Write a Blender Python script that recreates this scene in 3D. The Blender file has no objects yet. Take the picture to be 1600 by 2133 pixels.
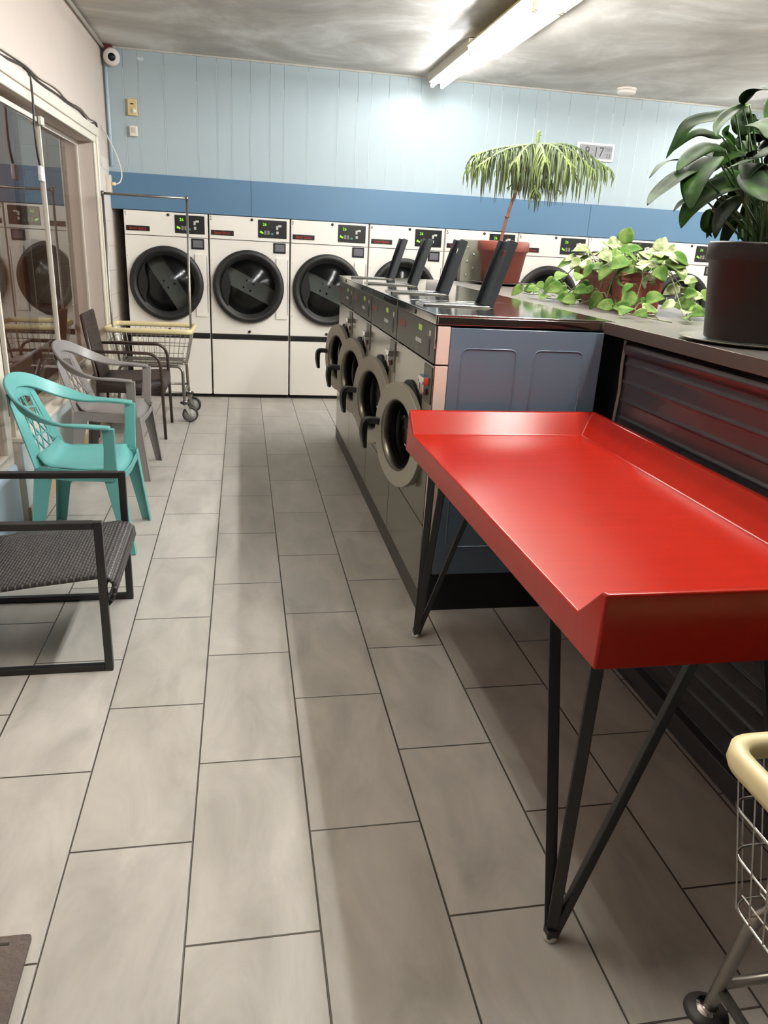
import bpy, bmesh, math, random
from mathutils import Vector, Matrix, Quaternion
PI = math.pi
SC = bpy.context.scene
COL = SC.collection

# ------------------------------------------------------------------ camera
cam_data = bpy.data.cameras.new('camera')
cam = bpy.data.objects.new('camera', cam_data); COL.objects.link(cam)
CAMR = Matrix(((0.98288036, 0.01188659, -0.18386112), (-0.17669735, 0.34351065, -0.92237654), (0.05219434, 0.93907356, 0.3397302)))
cam.matrix_world = Matrix.Translation((0.14497, -1.57826, 1.49195)) @ CAMR.to_4x4()
cam_data.sensor_fit = 'VERTICAL'; cam_data.sensor_height = 24.0
cam_data.lens = 24.0 * 1544.75 / 2133.0
cam_data.clip_start = 0.02
SC.camera = cam

# ------------------------------------------------------------------ light and exposure
SC.view_settings.view_transform = 'Standard'; SC.view_settings.look = 'None'
SC.view_settings.gamma = 1.0; SC.view_settings.use_curve_mapping = False
SC.view_settings.exposure = 0.0
W = bpy.data.worlds.new('night'); SC.world = W; W.use_nodes = True
W.node_tree.nodes['Background'].inputs[0].default_value = (0.30, 0.25, 0.21, 1)
W.node_tree.nodes['Background'].inputs[1].default_value = 2.0
TUBE_POWER = 188.0          # emission strength of the fluorescent tubes
TUBE_COLOR = (0.965, 0.99, 1.0)
SC.cycles.use_denoising = True
SC.cycles.max_bounces = 10; SC.cycles.diffuse_bounces = 5; SC.cycles.glossy_bounces = 5
SC.cycles.transparent_max_bounces = 12; SC.cycles.sample_clamp_indirect = 6.0
SC.cycles.caustics_reflective = False; SC.cycles.caustics_refractive = False

# ------------------------------------------------------------------ materials
def lin(c):
    return tuple((v/255/12.92 if v/255 <= 0.04045 else ((v/255+0.055)/1.055)**2.4) for v in c)
MATS = {}
def mat(name, rgb, rough=0.5, metal=0.0, noise=0.0, nscale=8.0, bump=0.0, bscale=60.0, coat=0.0, emit=0.0, spec=0.5, stretch=(1, 1, 1), rnoise=0.0):
    if name in MATS: return MATS[name]
    m = bpy.data.materials.new(name); m.use_nodes = True
    nt = m.node_tree; N = nt.nodes; Lk = nt.links; b = N['Principled BSDF']
    c = lin(rgb) + (1,)
    b.inputs['Base Color'].default_value = c; b.inputs['Roughness'].default_value = rough
    b.inputs['Metallic'].default_value = metal; b.inputs['Coat Weight'].default_value = coat
    b.inputs['Coat Roughness'].default_value = 0.12
    b.inputs['Specular IOR Level'].default_value = spec
    if emit:
        b.inputs['Emission Color'].default_value = c; b.inputs['Emission Strength'].default_value = emit
    tc = N.new('ShaderNodeTexCoord'); mp = N.new('ShaderNodeMapping'); mp.inputs['Scale'].default_value = stretch
    Lk.new(tc.outputs['Object'], mp.inputs['Vector'])
    nz = N.new('ShaderNodeTexNoise'); nz.inputs['Scale'].default_value = nscale; nz.inputs['Detail'].default_value = 5
    Lk.new(mp.outputs[0], nz.inputs['Vector'])
    if noise:
        mx = N.new('ShaderNodeMix'); mx.data_type = 'RGBA'
        mx.inputs[6].default_value = tuple(max(0, v*(1-noise)) for v in c[:3]) + (1,)
        mx.inputs[7].default_value = tuple(min(1, v*(1+noise)) for v in c[:3]) + (1,)
        Lk.new(nz.outputs['Fac'], mx.inputs[0]); Lk.new(mx.outputs[2], b.inputs['Base Color'])
    if rnoise:
        mr = N.new('ShaderNodeMapRange'); mr.inputs[1].default_value = 0.3; mr.inputs[2].default_value = 0.7
        mr.inputs[3].default_value = rough*(1-rnoise); mr.inputs[4].default_value = rough*(1+rnoise)
        Lk.new(nz.outputs['Fac'], mr.inputs[0]); Lk.new(mr.outputs[0], b.inputs['Roughness'])
    if bump:
        n2 = N.new('ShaderNodeTexNoise'); n2.inputs['Scale'].default_value = bscale; n2.inputs['Detail'].default_value = 3
        Lk.new(mp.outputs[0], n2.inputs['Vector'])
        bp = N.new('ShaderNodeBump'); bp.inputs['Strength'].default_value = bump; bp.inputs['Distance'].default_value = 0.01
        Lk.new(n2.outputs['Fac'], bp.inputs['Height']); Lk.new(bp.outputs[0], b.inputs['Normal'])
    MATS[name] = m
    return m

def glass_mat(name, tint=(1, 1, 1), ior=1.5, dark=1.0, rough=0.0):
    m = bpy.data.materials.new(name); m.use_nodes = True; nt = m.node_tree; N = nt.nodes; Lk = nt.links
    N.remove(N['Principled BSDF']); out = N['Material Output']
    tr = N.new('ShaderNodeBsdfTransparent'); tr.inputs[0].default_value = tuple(t*dark for t in tint) + (1,)
    gl = N.new('ShaderNodeBsdfGlossy'); gl.inputs['Roughness'].default_value = rough
    fr = N.new('ShaderNodeFresnel'); fr.inputs[0].default_value = ior
    ge = N.new('ShaderNodeNewGeometry'); iv = N.new('ShaderNodeMath'); iv.operation = 'SUBTRACT'; iv.inputs[0].default_value = 1
    Lk.new(ge.outputs['Backfacing'], iv.inputs[1])
    mu = N.new('ShaderNodeMath'); mu.operation = 'MULTIPLY'; Lk.new(fr.outputs[0], mu.inputs[0]); Lk.new(iv.outputs[0], mu.inputs[1])
    mx = N.new('ShaderNodeMixShader'); Lk.new(mu.outputs[0], mx.inputs[0]); Lk.new(tr.outputs[0], mx.inputs[1]); Lk.new(gl.outputs[0], mx.inputs[2])
    Lk.new(mx.outputs[0], out.inputs['Surface'])
    return m

def floor_mat():
    m = bpy.data.materials.new('floor_tiles'); m.use_nodes = True; nt = m.node_tree; N = nt.nodes; Lk = nt.links; b = N['Principled BSDF']
    tc = N.new('ShaderNodeTexCoord'); sp = N.new('ShaderNodeSeparateXYZ'); cb = N.new('ShaderNodeCombineXYZ')
    Lk.new(tc.outputs['Object'], sp.inputs[0]); Lk.new(sp.outputs['Y'], cb.inputs['X']); Lk.new(sp.outputs['X'], cb.inputs['Y'])
    mp = N.new('ShaderNodeMapping'); mp.inputs['Location'].default_value = (0.6197*20, 0.3048*20, 0); Lk.new(cb.outputs[0], mp.inputs[0])
    br = N.new('ShaderNodeTexBrick'); br.offset = 0.5; br.offset_frequency = 2
    br.inputs['Scale'].default_value = 1.0; br.inputs['Mortar Size'].default_value = 0.0028; br.inputs['Mortar Smooth'].default_value = 0.1
    br.inputs['Brick Width'].default_value = 0.6197; br.inputs['Row Height'].default_value = 0.3048
    br.inputs['Color1'].default_value = lin((178, 172, 164)) + (1,); br.inputs['Color2'].default_value = lin((167, 161, 152)) + (1,)
    br.inputs['Mortar'].default_value = lin((64, 58, 52)) + (1,)
    Lk.new(mp.outputs[0], br.inputs['Vector'])
    mp2 = N.new('ShaderNodeMapping'); mp2.inputs['Scale'].default_value = (2.2, 0.9, 1); Lk.new(tc.outputs['Object'], mp2.inputs[0])
    nz = N.new('ShaderNodeTexNoise'); nz.inputs['Scale'].default_value = 3.0; nz.inputs['Detail'].default_value = 8; nz.inputs['Roughness'].default_value = 0.6; nz.inputs['Distortion'].default_value = 0.6
    Lk.new(mp2.outputs[0], nz.inputs['Vector'])
    cr = N.new('ShaderNodeMapRange'); cr.inputs[1].default_value = 0.3; cr.inputs[2].default_value = 0.7; cr.inputs[3].default_value = 0.78; cr.inputs[4].default_value = 1.18
    Lk.new(nz.outputs['Fac'], cr.inputs[0])
    vm = N.new('ShaderNodeVectorMath'); vm.operation = 'SCALE'; Lk.new(br.outputs['Color'], vm.inputs[0]); Lk.new(cr.outputs[0], vm.inputs['Scale'])
    Lk.new(vm.outputs[0], b.inputs['Base Color'])
    rr = N.new('ShaderNodeMapRange'); rr.inputs[1].default_value = 0.3; rr.inputs[2].default_value = 0.7; rr.inputs[3].default_value = 0.30; rr.inputs[4].default_value = 0.46
    Lk.new(nz.outputs['Fac'], rr.inputs[0]); Lk.new(rr.outputs[0], b.inputs['Roughness'])
    b2 = N.new('ShaderNodeTexBrick'); b2.offset = 0.5; b2.offset_frequency = 2
    for k, v in (('Scale', 1.0), ('Mortar Size', 0.004), ('Mortar Smooth', 1.0), ('Brick Width', 0.6197), ('Row Height', 0.3048)): b2.inputs[k].default_value = v
    Lk.new(mp.outputs[0], b2.inputs['Vector'])
    bp = N.new('ShaderNodeBump'); bp.invert = True; bp.inputs['Strength'].default_value = 0.6; bp.inputs['Distance'].default_value = 0.003
    Lk.new(b2.outputs['Fac'], bp.inputs['Height']); Lk.new(bp.outputs[0], b.inputs['Normal'])
    return m

def ceiling_mat():
    m = bpy.data.materials.new('stained_ceiling_paint'); m.use_nodes = True; nt = m.node_tree; N = nt.nodes; Lk = nt.links; b = N['Principled BSDF']
    tc = N.new('ShaderNodeTexCoord')
    n1 = N.new('ShaderNodeTexNoise'); n1.inputs['Scale'].default_value = 0.9; n1.inputs['Detail'].default_value = 9; n1.inputs['Roughness'].default_value = 0.62; n1.inputs['Distortion'].default_value = 1.2
    Lk.new(tc.outputs['Object'], n1.inputs['Vector'])
    cr = N.new('ShaderNodeValToRGB'); e = cr.color_ramp.elements
    e[0].position = 0.36; e[0].color = lin((172, 166, 158)) + (1,)
    e[1].position = 0.66; e[1].color = lin((232, 230, 225)) + (1,)
    x = e.new(0.5); x.color = lin((196, 190, 182)) + (1,)
    x = e.new(0.58); x.color = lin((213, 209, 203)) + (1,)
    Lk.new(n1.outputs['Fac'], cr.inputs[0]); Lk.new(cr.outputs[0], b.inputs['Base Color'])
    b.inputs['Roughness'].default_value = 0.5
    n2 = N.new('ShaderNodeTexNoise'); n2.inputs['Scale'].default_value = 3.5; n2.inputs['Detail'].default_value = 7; Lk.new(tc.outputs['Object'], n2.inputs['Vector'])
    bp = N.new('ShaderNodeBump'); bp.inputs['Strength'].default_value = 0.35; bp.inputs['Distance'].default_value = 0.03
    Lk.new(n2.outputs['Fac'], bp.inputs['Height']); Lk.new(bp.outputs[0], b.inputs['Normal'])
    return m

def block_mat(name, rgb, axis='Y'):
    m = bpy.data.materials.new(name); m.use_nodes = True; nt = m.node_tree; N = nt.nodes; Lk = nt.links; b = N['Principled BSDF']
    b.inputs['Base Color'].default_value = lin(rgb) + (1,); b.inputs['Roughness'].default_value = 0.45
    tc = N.new('ShaderNodeTexCoord'); sp = N.new('ShaderNodeSeparateXYZ'); cb = N.new('ShaderNodeCombineXYZ')
    Lk.new(tc.outputs['Object'], sp.inputs[0]); Lk.new(sp.outputs[axis], cb.inputs['X']); Lk.new(sp.outputs['Z'], cb.inputs['Y'])
    mp = N.new('ShaderNodeMapping'); mp.inputs['Location'].default_value = (8.1, 8.0, 0); Lk.new(cb.outputs[0], mp.inputs[0])
    br = N.new('ShaderNodeTexBrick'); br.offset = 0.5; br.inputs['Scale'].default_value = 1.0
    for k, v in (('Mortar Size', 0.006), ('Mortar Smooth', 0.6), ('Brick Width', 0.4064), ('Row Height', 0.2032)): br.inputs[k].default_value = v
    Lk.new(mp.outputs[0], br.inputs['Vector'])
    bp = N.new('ShaderNodeBump'); bp.invert = True; bp.inputs['Strength'].default_value = 0.7; bp.inputs['Distance'].default_value = 0.006
    Lk.new(br.outputs['Fac'], bp.inputs['Height']); Lk.new(bp.outputs[0], b.inputs['Normal'])
    return m

def weave_mat(name, rgb, sx, sy):
    m = bpy.data.materials.new(name); m.use_nodes = True; nt = m.node_tree; N = nt.nodes; Lk = nt.links; b = N['Principled BSDF']
    b.inputs['Roughness'].default_value = 0.5
    tc = N.new('ShaderNodeTexCoord'); mp = N.new('ShaderNodeMapping'); mp.inputs['Scale'].default_value = (1, 1, 1)
    Lk.new(tc.outputs['UV'], mp.inputs[0])
    br = N.new('ShaderNodeTexBrick'); br.offset = 0.5; br.inputs['Scale'].default_value = 1.0
    for k, v in (('Mortar Size', 0.0036), ('Mortar Smooth', 0.5), ('Brick Width', sx), ('Row Height', sy)): br.inputs[k].default_value = v
    c = lin(rgb)
    br.inputs['Color1'].default_value = c + (1,); br.inputs['Color2'].default_value = tuple(v*0.75 for v in c) + (1,)
    br.inputs['Mortar'].default_value = tuple(v*0.18 for v in c) + (1,)
    Lk.new(mp.outputs[0], br.inputs['Vector']); Lk.new(br.outputs['Color'], b.inputs['Base Color'])
    bp = N.new('ShaderNodeBump'); bp.invert = True; bp.inputs['Strength'].default_value = 1.0; bp.inputs['Distance'].default_value = 0.004
    Lk.new(br.outputs['Fac'], bp.inputs['Height']); Lk.new(bp.outputs[0], b.inputs['Normal'])
    return m

def leaf_mat(name, a, b_, stripes=0.0, scale=9.0):
    m = bpy.data.materials.new(name); m.use_nodes = True; nt = m.node_tree; N = nt.nodes; Lk = nt.links; b = N['Principled BSDF']
    b.inputs['Roughness'].default_value = 0.55; b.inputs['Specular IOR Level'].default_value = 0.035
    tc = N.new('ShaderNodeTexCoord'); nz = N.new('ShaderNodeTexNoise'); nz.inputs['Scale'].default_value = scale; nz.inputs['Detail'].default_value = 4
    Lk.new(tc.outputs['Object'], nz.inputs['Vector'])
    cr = N.new('ShaderNodeValToRGB'); cr.color_ramp.elements[0].position = 0.42; cr.color_ramp.elements[1].position = 0.6
    cr.color_ramp.elements[0].color = lin(a) + (1,); cr.color_ramp.elements[1].color = lin(b_) + (1,)
    Lk.new(nz.outputs['Fac'], cr.inputs[0]); Lk.new(cr.outputs[0], b.inputs['Base Color'])
    if stripes:
        wv = N.new('ShaderNodeTexWave'); wv.bands_direction = 'Y'; wv.inputs['Scale'].default_value = stripes; wv.inputs['Distortion'].default_value = 0.5
        Lk.new(tc.outputs['UV'], wv.inputs['Vector'])
        bp = N.new('ShaderNodeBump'); bp.inputs['Strength'].default_value = 0.6; bp.inputs['Distance'].default_value = 0.004
        Lk.new(wv.outputs['Fac'], bp.inputs['Height']); Lk.new(bp.outputs[0], b.inputs['Normal'])
    try:
        b.inputs['Transmission Weight'].default_value = 0.0
        b.inputs['Subsurface Weight'].default_value = 0.0
    except Exception: pass
    # thin leaves let some light through
    tl = N.new('ShaderNodeBsdfTranslucent'); Lk.new(cr.outputs[0], tl.inputs[0])
    mx = N.new('ShaderNodeMixShader'); mx.inputs[0].default_value = 0.12
    Lk.new(b.outputs[0], mx.inputs[1]); Lk.new(tl.outputs[0], mx.inputs[2]); Lk.new(mx.outputs[0], N['Material Output'].inputs['Surface'])
    return m

# ------------------------------------------------------------------ mesh building
class MB:
    def __init__(self): self.v = []; self.f = []; self.s = []; self.uv = {}
    def add(self, vs, fs, smooth=False, uvs=None):
        n = len(self.v); self.v += [tuple(p) for p in vs]
        for i, f in enumerate(fs):
            if uvs: self.uv[len(self.f)] = [uvs[j] for j in f]
            self.f.append([n+j for j in f]); self.s.append(smooth)
        return self
    def box(self, x0, y0, z0, x1, y1, z1):
        vs = [(x, y, z) for z in (z0, z1) for y in (y0, y1) for x in (x0, x1)]
        return self.add(vs, [(0, 2, 3, 1), (4, 5, 7, 6), (0, 1, 5, 4), (2, 6, 7, 3), (0, 4, 6, 2), (1, 3, 7, 5)])
    def tube(self, pts, r, n=8, closed=False, caps=True, flat=None):
        """sweep; r number or list; flat=(w,t,updir) makes a rectangular bar"""
        P = [Vector(p) for p in pts]; m = len(P); rings = []
        T = []
        for i in range(m):
            a = P[(i-1) % m] if (closed or i > 0) else P[i]; b = P[(i+1) % m] if (closed or i < m-1) else P[i]
            T.append((b-a).normalized())
        up = Vector((0, 0, 1)) if abs(T[0].z) < 0.9 else Vector((1, 0, 0))
        u = (up - T[0]*up.dot(T[0])).normalized()
        for i in range(m):
            u = (u - T[i]*u.dot(T[i]));
            u = u.normalized() if u.length > 1e-6 else T[i].orthogonal().normalized()
            w = T[i].cross(u); rr = r[i] if isinstance(r, (list, tuple)) else r
            sc = 1.0
            if 0 < i < m-1 or closed:
                a = (P[i]-P[(i-1) % m]).normalized(); b = (P[(i+1) % m]-P[i]).normalized()
                sc = 1/max(0.5, math.sqrt(max(0.25, (1+a.dot(b))/2)))
            rings.append([P[i] + (u*math.cos(2*PI*k/n)+w*math.sin(2*PI*k/n))*rr*(sc if n == 4 else 1) for k in range(n)])
        vs = [p for ring in rings for p in ring]; fs = []
        for i in range(m if closed else m-1):
            for k in range(n):
                j = (i+1) % m
                fs.append((i*n+k, i*n+(k+1) % n, j*n+(k+1) % n, j*n+k))
        self.add(vs, fs, n > 4)
        if caps and not closed:
            b0 = len(self.v)-m*n
            self.f.append([b0+k for k in range(n)][::-1]); self.s.append(False)
            self.f.append([b0+(m-1)*n+k for k in range(n)]); self.s.append(False)
        return self
    def bar(self, pts, w, t, side):
        """rectangular section sweep: width w along 'side' (vector or list), thickness t"""
        P = [Vector(p) for p in pts]; m = len(P); vs = []
        for i in range(m):
            a = P[max(0, i-1)]; b = P[min(m-1, i+1)]; T = (b-a).normalized()
            s = Vector(side[i] if isinstance(side, list) else side); s = (s - T*s.dot(T)).normalized(); n = T.cross(s)
            ww = w[i] if isinstance(w, (list, tuple)) else w; tt = t[i] if isinstance(t, (list, tuple)) else t
            vs += [P[i]+s*ww/2+n*tt/2, P[i]-s*ww/2+n*tt/2, P[i]-s*ww/2-n*tt/2, P[i]+s*ww/2-n*tt/2]
        fs = [(i*4+k, i*4+(k+1) % 4, i*4+4+(k+1) % 4, i*4+4+k) for i in range(m-1) for k in range(4)]
        fs += [(3, 2, 1, 0), (m*4-4, m*4-3, m*4-2, m*4-1)]
        return self.add(vs, fs)
    def lathe(self, prof, c=(0, 0, 0), axis='Z', n=40, smooth=True, closed=False, caps=True):
        """prof list of (r, h)"""
        c = Vector(c); vs = []
        for r, h in prof:
            for k in range(n):
                a = 2*PI*k/n; x, y = r*math.cos(a), r*math.sin(a)
                vs.append(c + (Vector((x, y, h)) if axis == 'Z' else Vector((x, h, y)) if axis == 'Y' else Vector((h, x, y))))
        m = len(prof); fs = []
        for i in range(m if closed else m-1):
            j = (i+1) % m
            for k in range(n): fs.append((i*n+k, i*n+(k+1) % n, j*n+(k+1) % n, j*n+k))
        if not closed and caps:
            if prof[0][0] > 1e-5: fs.append(tuple(range(n))[::-1])
            if prof[-1][0] > 1e-5: fs.append(tuple((m-1)*n+k for k in range(n)))
        self.add(vs, fs, smooth); return self
    def prism(self, poly, d, origin=(0, 0, 0), u=(1, 0, 0), v=(0, 1, 0)):
        """poly 2D in (u,v), extruded by vector d"""
        o, u, v, d = Vector(origin), Vector(u), Vector(v), Vector(d); n = len(poly)
        vs = [o+u*a+v*b for a, b in poly]; vs += [p+d for p in vs]
        fs = [tuple(range(n)), tuple(range(n, 2*n))[::-1]] + [(i, i+n, (i+1) % n+n, (i+1) % n) for i in range(n)]
        return self.add(vs, fs)
    def grid(self, P, thick=0.0, smooth=True, uvs=None, nrm=None):
        """P rows of points; optional thickness along approximate normals"""
        R, Cc = len(P), len(P[0]); vs = [Vector(p) for row in P for p in row]
        fs = [(i*Cc+j, i*Cc+j+1, (i+1)*Cc+j+1, (i+1)*Cc+j) for i in range(R-1) for j in range(Cc-1)]
        uvl = [q for row in uvs for q in row] if uvs else None
        if thick:
            nn = []
            for i in range(R):
                for j in range(Cc):
                    a = vs[min(R-1, i+1)*Cc+j]-vs[max(0, i-1)*Cc+j]; b = vs[i*Cc+min(Cc-1, j+1)]-vs[i*Cc+max(0, j-1)]
                    c = a.cross(b); nn.append(c.normalized() if c.length > 1e-9 else Vector((0, 0, 1)))
            k = len(vs); lo = [p-n*thick for p, n in zip(vs, nn)]
            fs2 = [tuple(k+x for x in f)[::-1] for f in fs]
            edge = [j for j in range(Cc-1)]
            rim = []
            for j in range(Cc-1): rim += [(j+1, j, k+j, k+j+1), ((R-1)*Cc+j, (R-1)*Cc+j+1, k+(R-1)*Cc+j+1, k+(R-1)*Cc+j)]
            for i in range(R-1): rim += [(i*Cc, (i+1)*Cc, k+(i+1)*Cc, k+i*Cc), ((i+1)*Cc+Cc-1, i*Cc+Cc-1, k+i*Cc+Cc-1, k+(i+1)*Cc+Cc-1)]
            self.add(vs+lo, fs+fs2+rim, smooth, uvl*2 if uvl else None)
        else: self.add(vs, fs, smooth, uvl)
        return self
    def text(self, s, size, origin, u, v, depth=0.001, align='LEFT', cond=1.0):
        cu = bpy.data.curves.new('txt', 'FONT'); cu.body = s; cu.size = size; cu.align_x = align; cu.extrude = 0
        cu.resolution_u = 2
        to = bpy.data.objects.new('txt', cu); me = bpy.data.meshes.new_from_object(to)
        o, u, v = Vector(origin), Vector(u), Vector(v); n = u.cross(v)*depth
        self.add([o+u*p.co.x*cond+v*p.co.y+n for p in me.vertices], [tuple(f.vertices) for f in me.polygons])
        bpy.data.objects.remove(to); bpy.data.curves.remove(cu); bpy.data.meshes.remove(me)
        return self
    def xf(self, M):
        self.v = [tuple(M @ Vector(p)) for p in self.v]; return self

def obj(name, mb, material, parent=None, loc=(0, 0, 0), rot=(0, 0, 0), bevel=0, seg=2, sub=0, fix=True, angle=35):
    me = bpy.data.meshes.new(name); me.from_pydata([tuple(p) for p in mb.v], [], mb.f)
    me.polygons.foreach_set('use_smooth', mb.s)
    if mb.uv:
        uvl = me.uv_layers.new(name='UVMap')
        for p in me.polygons:
            q = mb.uv.get(p.index)
            if q:
                for li, c in zip(p.loop_indices, q): uvl.data[li].uv = c
    me.update()
    if fix:
        bm = bmesh.new(); bm.from_mesh(me)
        bmesh.ops.recalc_face_normals(bm, faces=bm.faces); bm.to_mesh(me); bm.free()
    mats = material if isinstance(material, (list, tuple)) else [material]
    for mm in mats: me.materials.append(mm)
    o = bpy.data.objects.new(name, me); COL.objects.link(o)
    o.location = loc; o.rotation_euler = rot
    if parent: o.parent = parent
    if bevel:
        b = o.modifiers.new('bevel', 'BEVEL'); b.width = bevel; b.segments = seg; b.limit_method = 'ANGLE'; b.angle_limit = math.radians(angle)
        b.harden_normals = False
        for p in me.polygons: p.use_smooth = True
        w = o.modifiers.new('wn', 'WEIGHTED_NORMAL'); w.keep_sharp = True
    if sub:
        s = o.modifiers.new('sub', 'SUBSURF'); s.levels = sub; s.render_levels = sub
    return o

def thing(name, label, cat, loc=(0, 0, 0), rotz=0.0, group=None):
    o = bpy.data.objects.new(name, None); COL.objects.link(o); o.empty_display_size = 0.1
    o.location = loc; o.rotation_euler = (0, 0, rotz); o['label'] = label; o['category'] = cat
    if group: o['group'] = group
    return o
def tag(o, label, cat, group=None):
    o['label'] = label; o['category'] = cat
    if group: o['group'] = group
    return o
def struct(name, mb, m, **k):
    o = obj(name, mb, m, **k); o['kind'] = 'structure'; return o
def dup(root, loc, label, group=None, rotz=None):
    r = root.copy(); COL.objects.link(r); r.location = loc; r['label'] = label
    if rotz is not None: r.rotation_euler = (0, 0, rotz)
    if group: r['group'] = group
    for ch in list(root.children):
        c = ch.copy(); COL.objects.link(c); c.parent = r
        for g in list(ch.children):
            d = g.copy(); COL.objects.link(d); d.parent = c
    return r
def arc(c, r, a0, a1, n, plane='XZ'):
    out = []
    for i in range(n+1):
        a = math.radians(a0+(a1-a0)*i/n); x, y = r*math.cos(a), r*math.sin(a)
        out.append((c[0]+x, c[1], c[2]+y) if plane == 'XZ' else (c[0]+x, c[1]+y, c[2]) if plane == 'XY' else (c[0], c[1]+x, c[2]+y))
    return out
def fillet(pts, r, n=4, closed=False):
    """round the corners of a polyline"""
    P = [Vector(p) for p in pts]; m = len(P); out = []
    for i in range(m):
        if not closed and i in (0, m-1): out.append(P[i]); continue
        a, b, c = P[(i-1) % m], P[i], P[(i+1) % m]
        d1, d2 = (a-b), (c-b); k = min(r, d1.length*0.48, d2.length*0.48)
        p0, p1 = b+d1.normalized()*k, b+d2.normalized()*k
        for j in range(n+1):
            t = j/n; out.append(p0*(1-t)**2+b*2*t*(1-t)+p1*t*t)
    return out
def smooth_path(pts, n=6):
    """Catmull-Rom"""
    P = [Vector(p) for p in pts]; P = [P[0]*2-P[1]] + P + [P[-1]*2-P[-2]]; out = []
    for i in range(1, len(P)-2):
        for j in range(n):
            t = j/n; a, b, c, d = P[i-1:i+3]
            out.append(0.5*((2*b)+(c-a)*t+(2*a-5*b+4*c-d)*t*t+(3*b-a-3*c+d)*t**3))
    out.append(P[-2]); return out
def plate_hole(mb, a0, a1, b0, b1, ca, cb, r, P, n=48):
    """flat plate with a round hole; P maps (a,b)->3D"""
    vs = []; fs = []
    for k in range(n):
        t = 2*PI*k/n; c, s = math.cos(t), math.sin(t)
        L = min(((a1-ca)/c if c > 1e-9 else (a0-ca)/c if c < -1e-9 else 1e9), ((b1-cb)/s if s > 1e-9 else (b0-cb)/s if s < -1e-9 else 1e9))
        vs.append(P(ca+r*c, cb+r*s)); vs.append(P(ca+L*c, cb+L*s))
    for k in range(n):
        j = (k+1) % n; fs.append((2*k, 2*k+1, 2*j+1, 2*j))
    # corners
    base = len(vs)
    for (a, b) in ((a1, b1), (a0, b1), (a0, b0), (a1, b0)):
        t = math.atan2(b-cb, a-ca) % (2*PI); k = int(t/(2*PI/n)) % n; j = (k+1) % n
        vs.append(P(a, b)); fs.append((2*k+1, len(vs)-1, 2*j+1))
    mb.add(vs, fs); return mb

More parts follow.
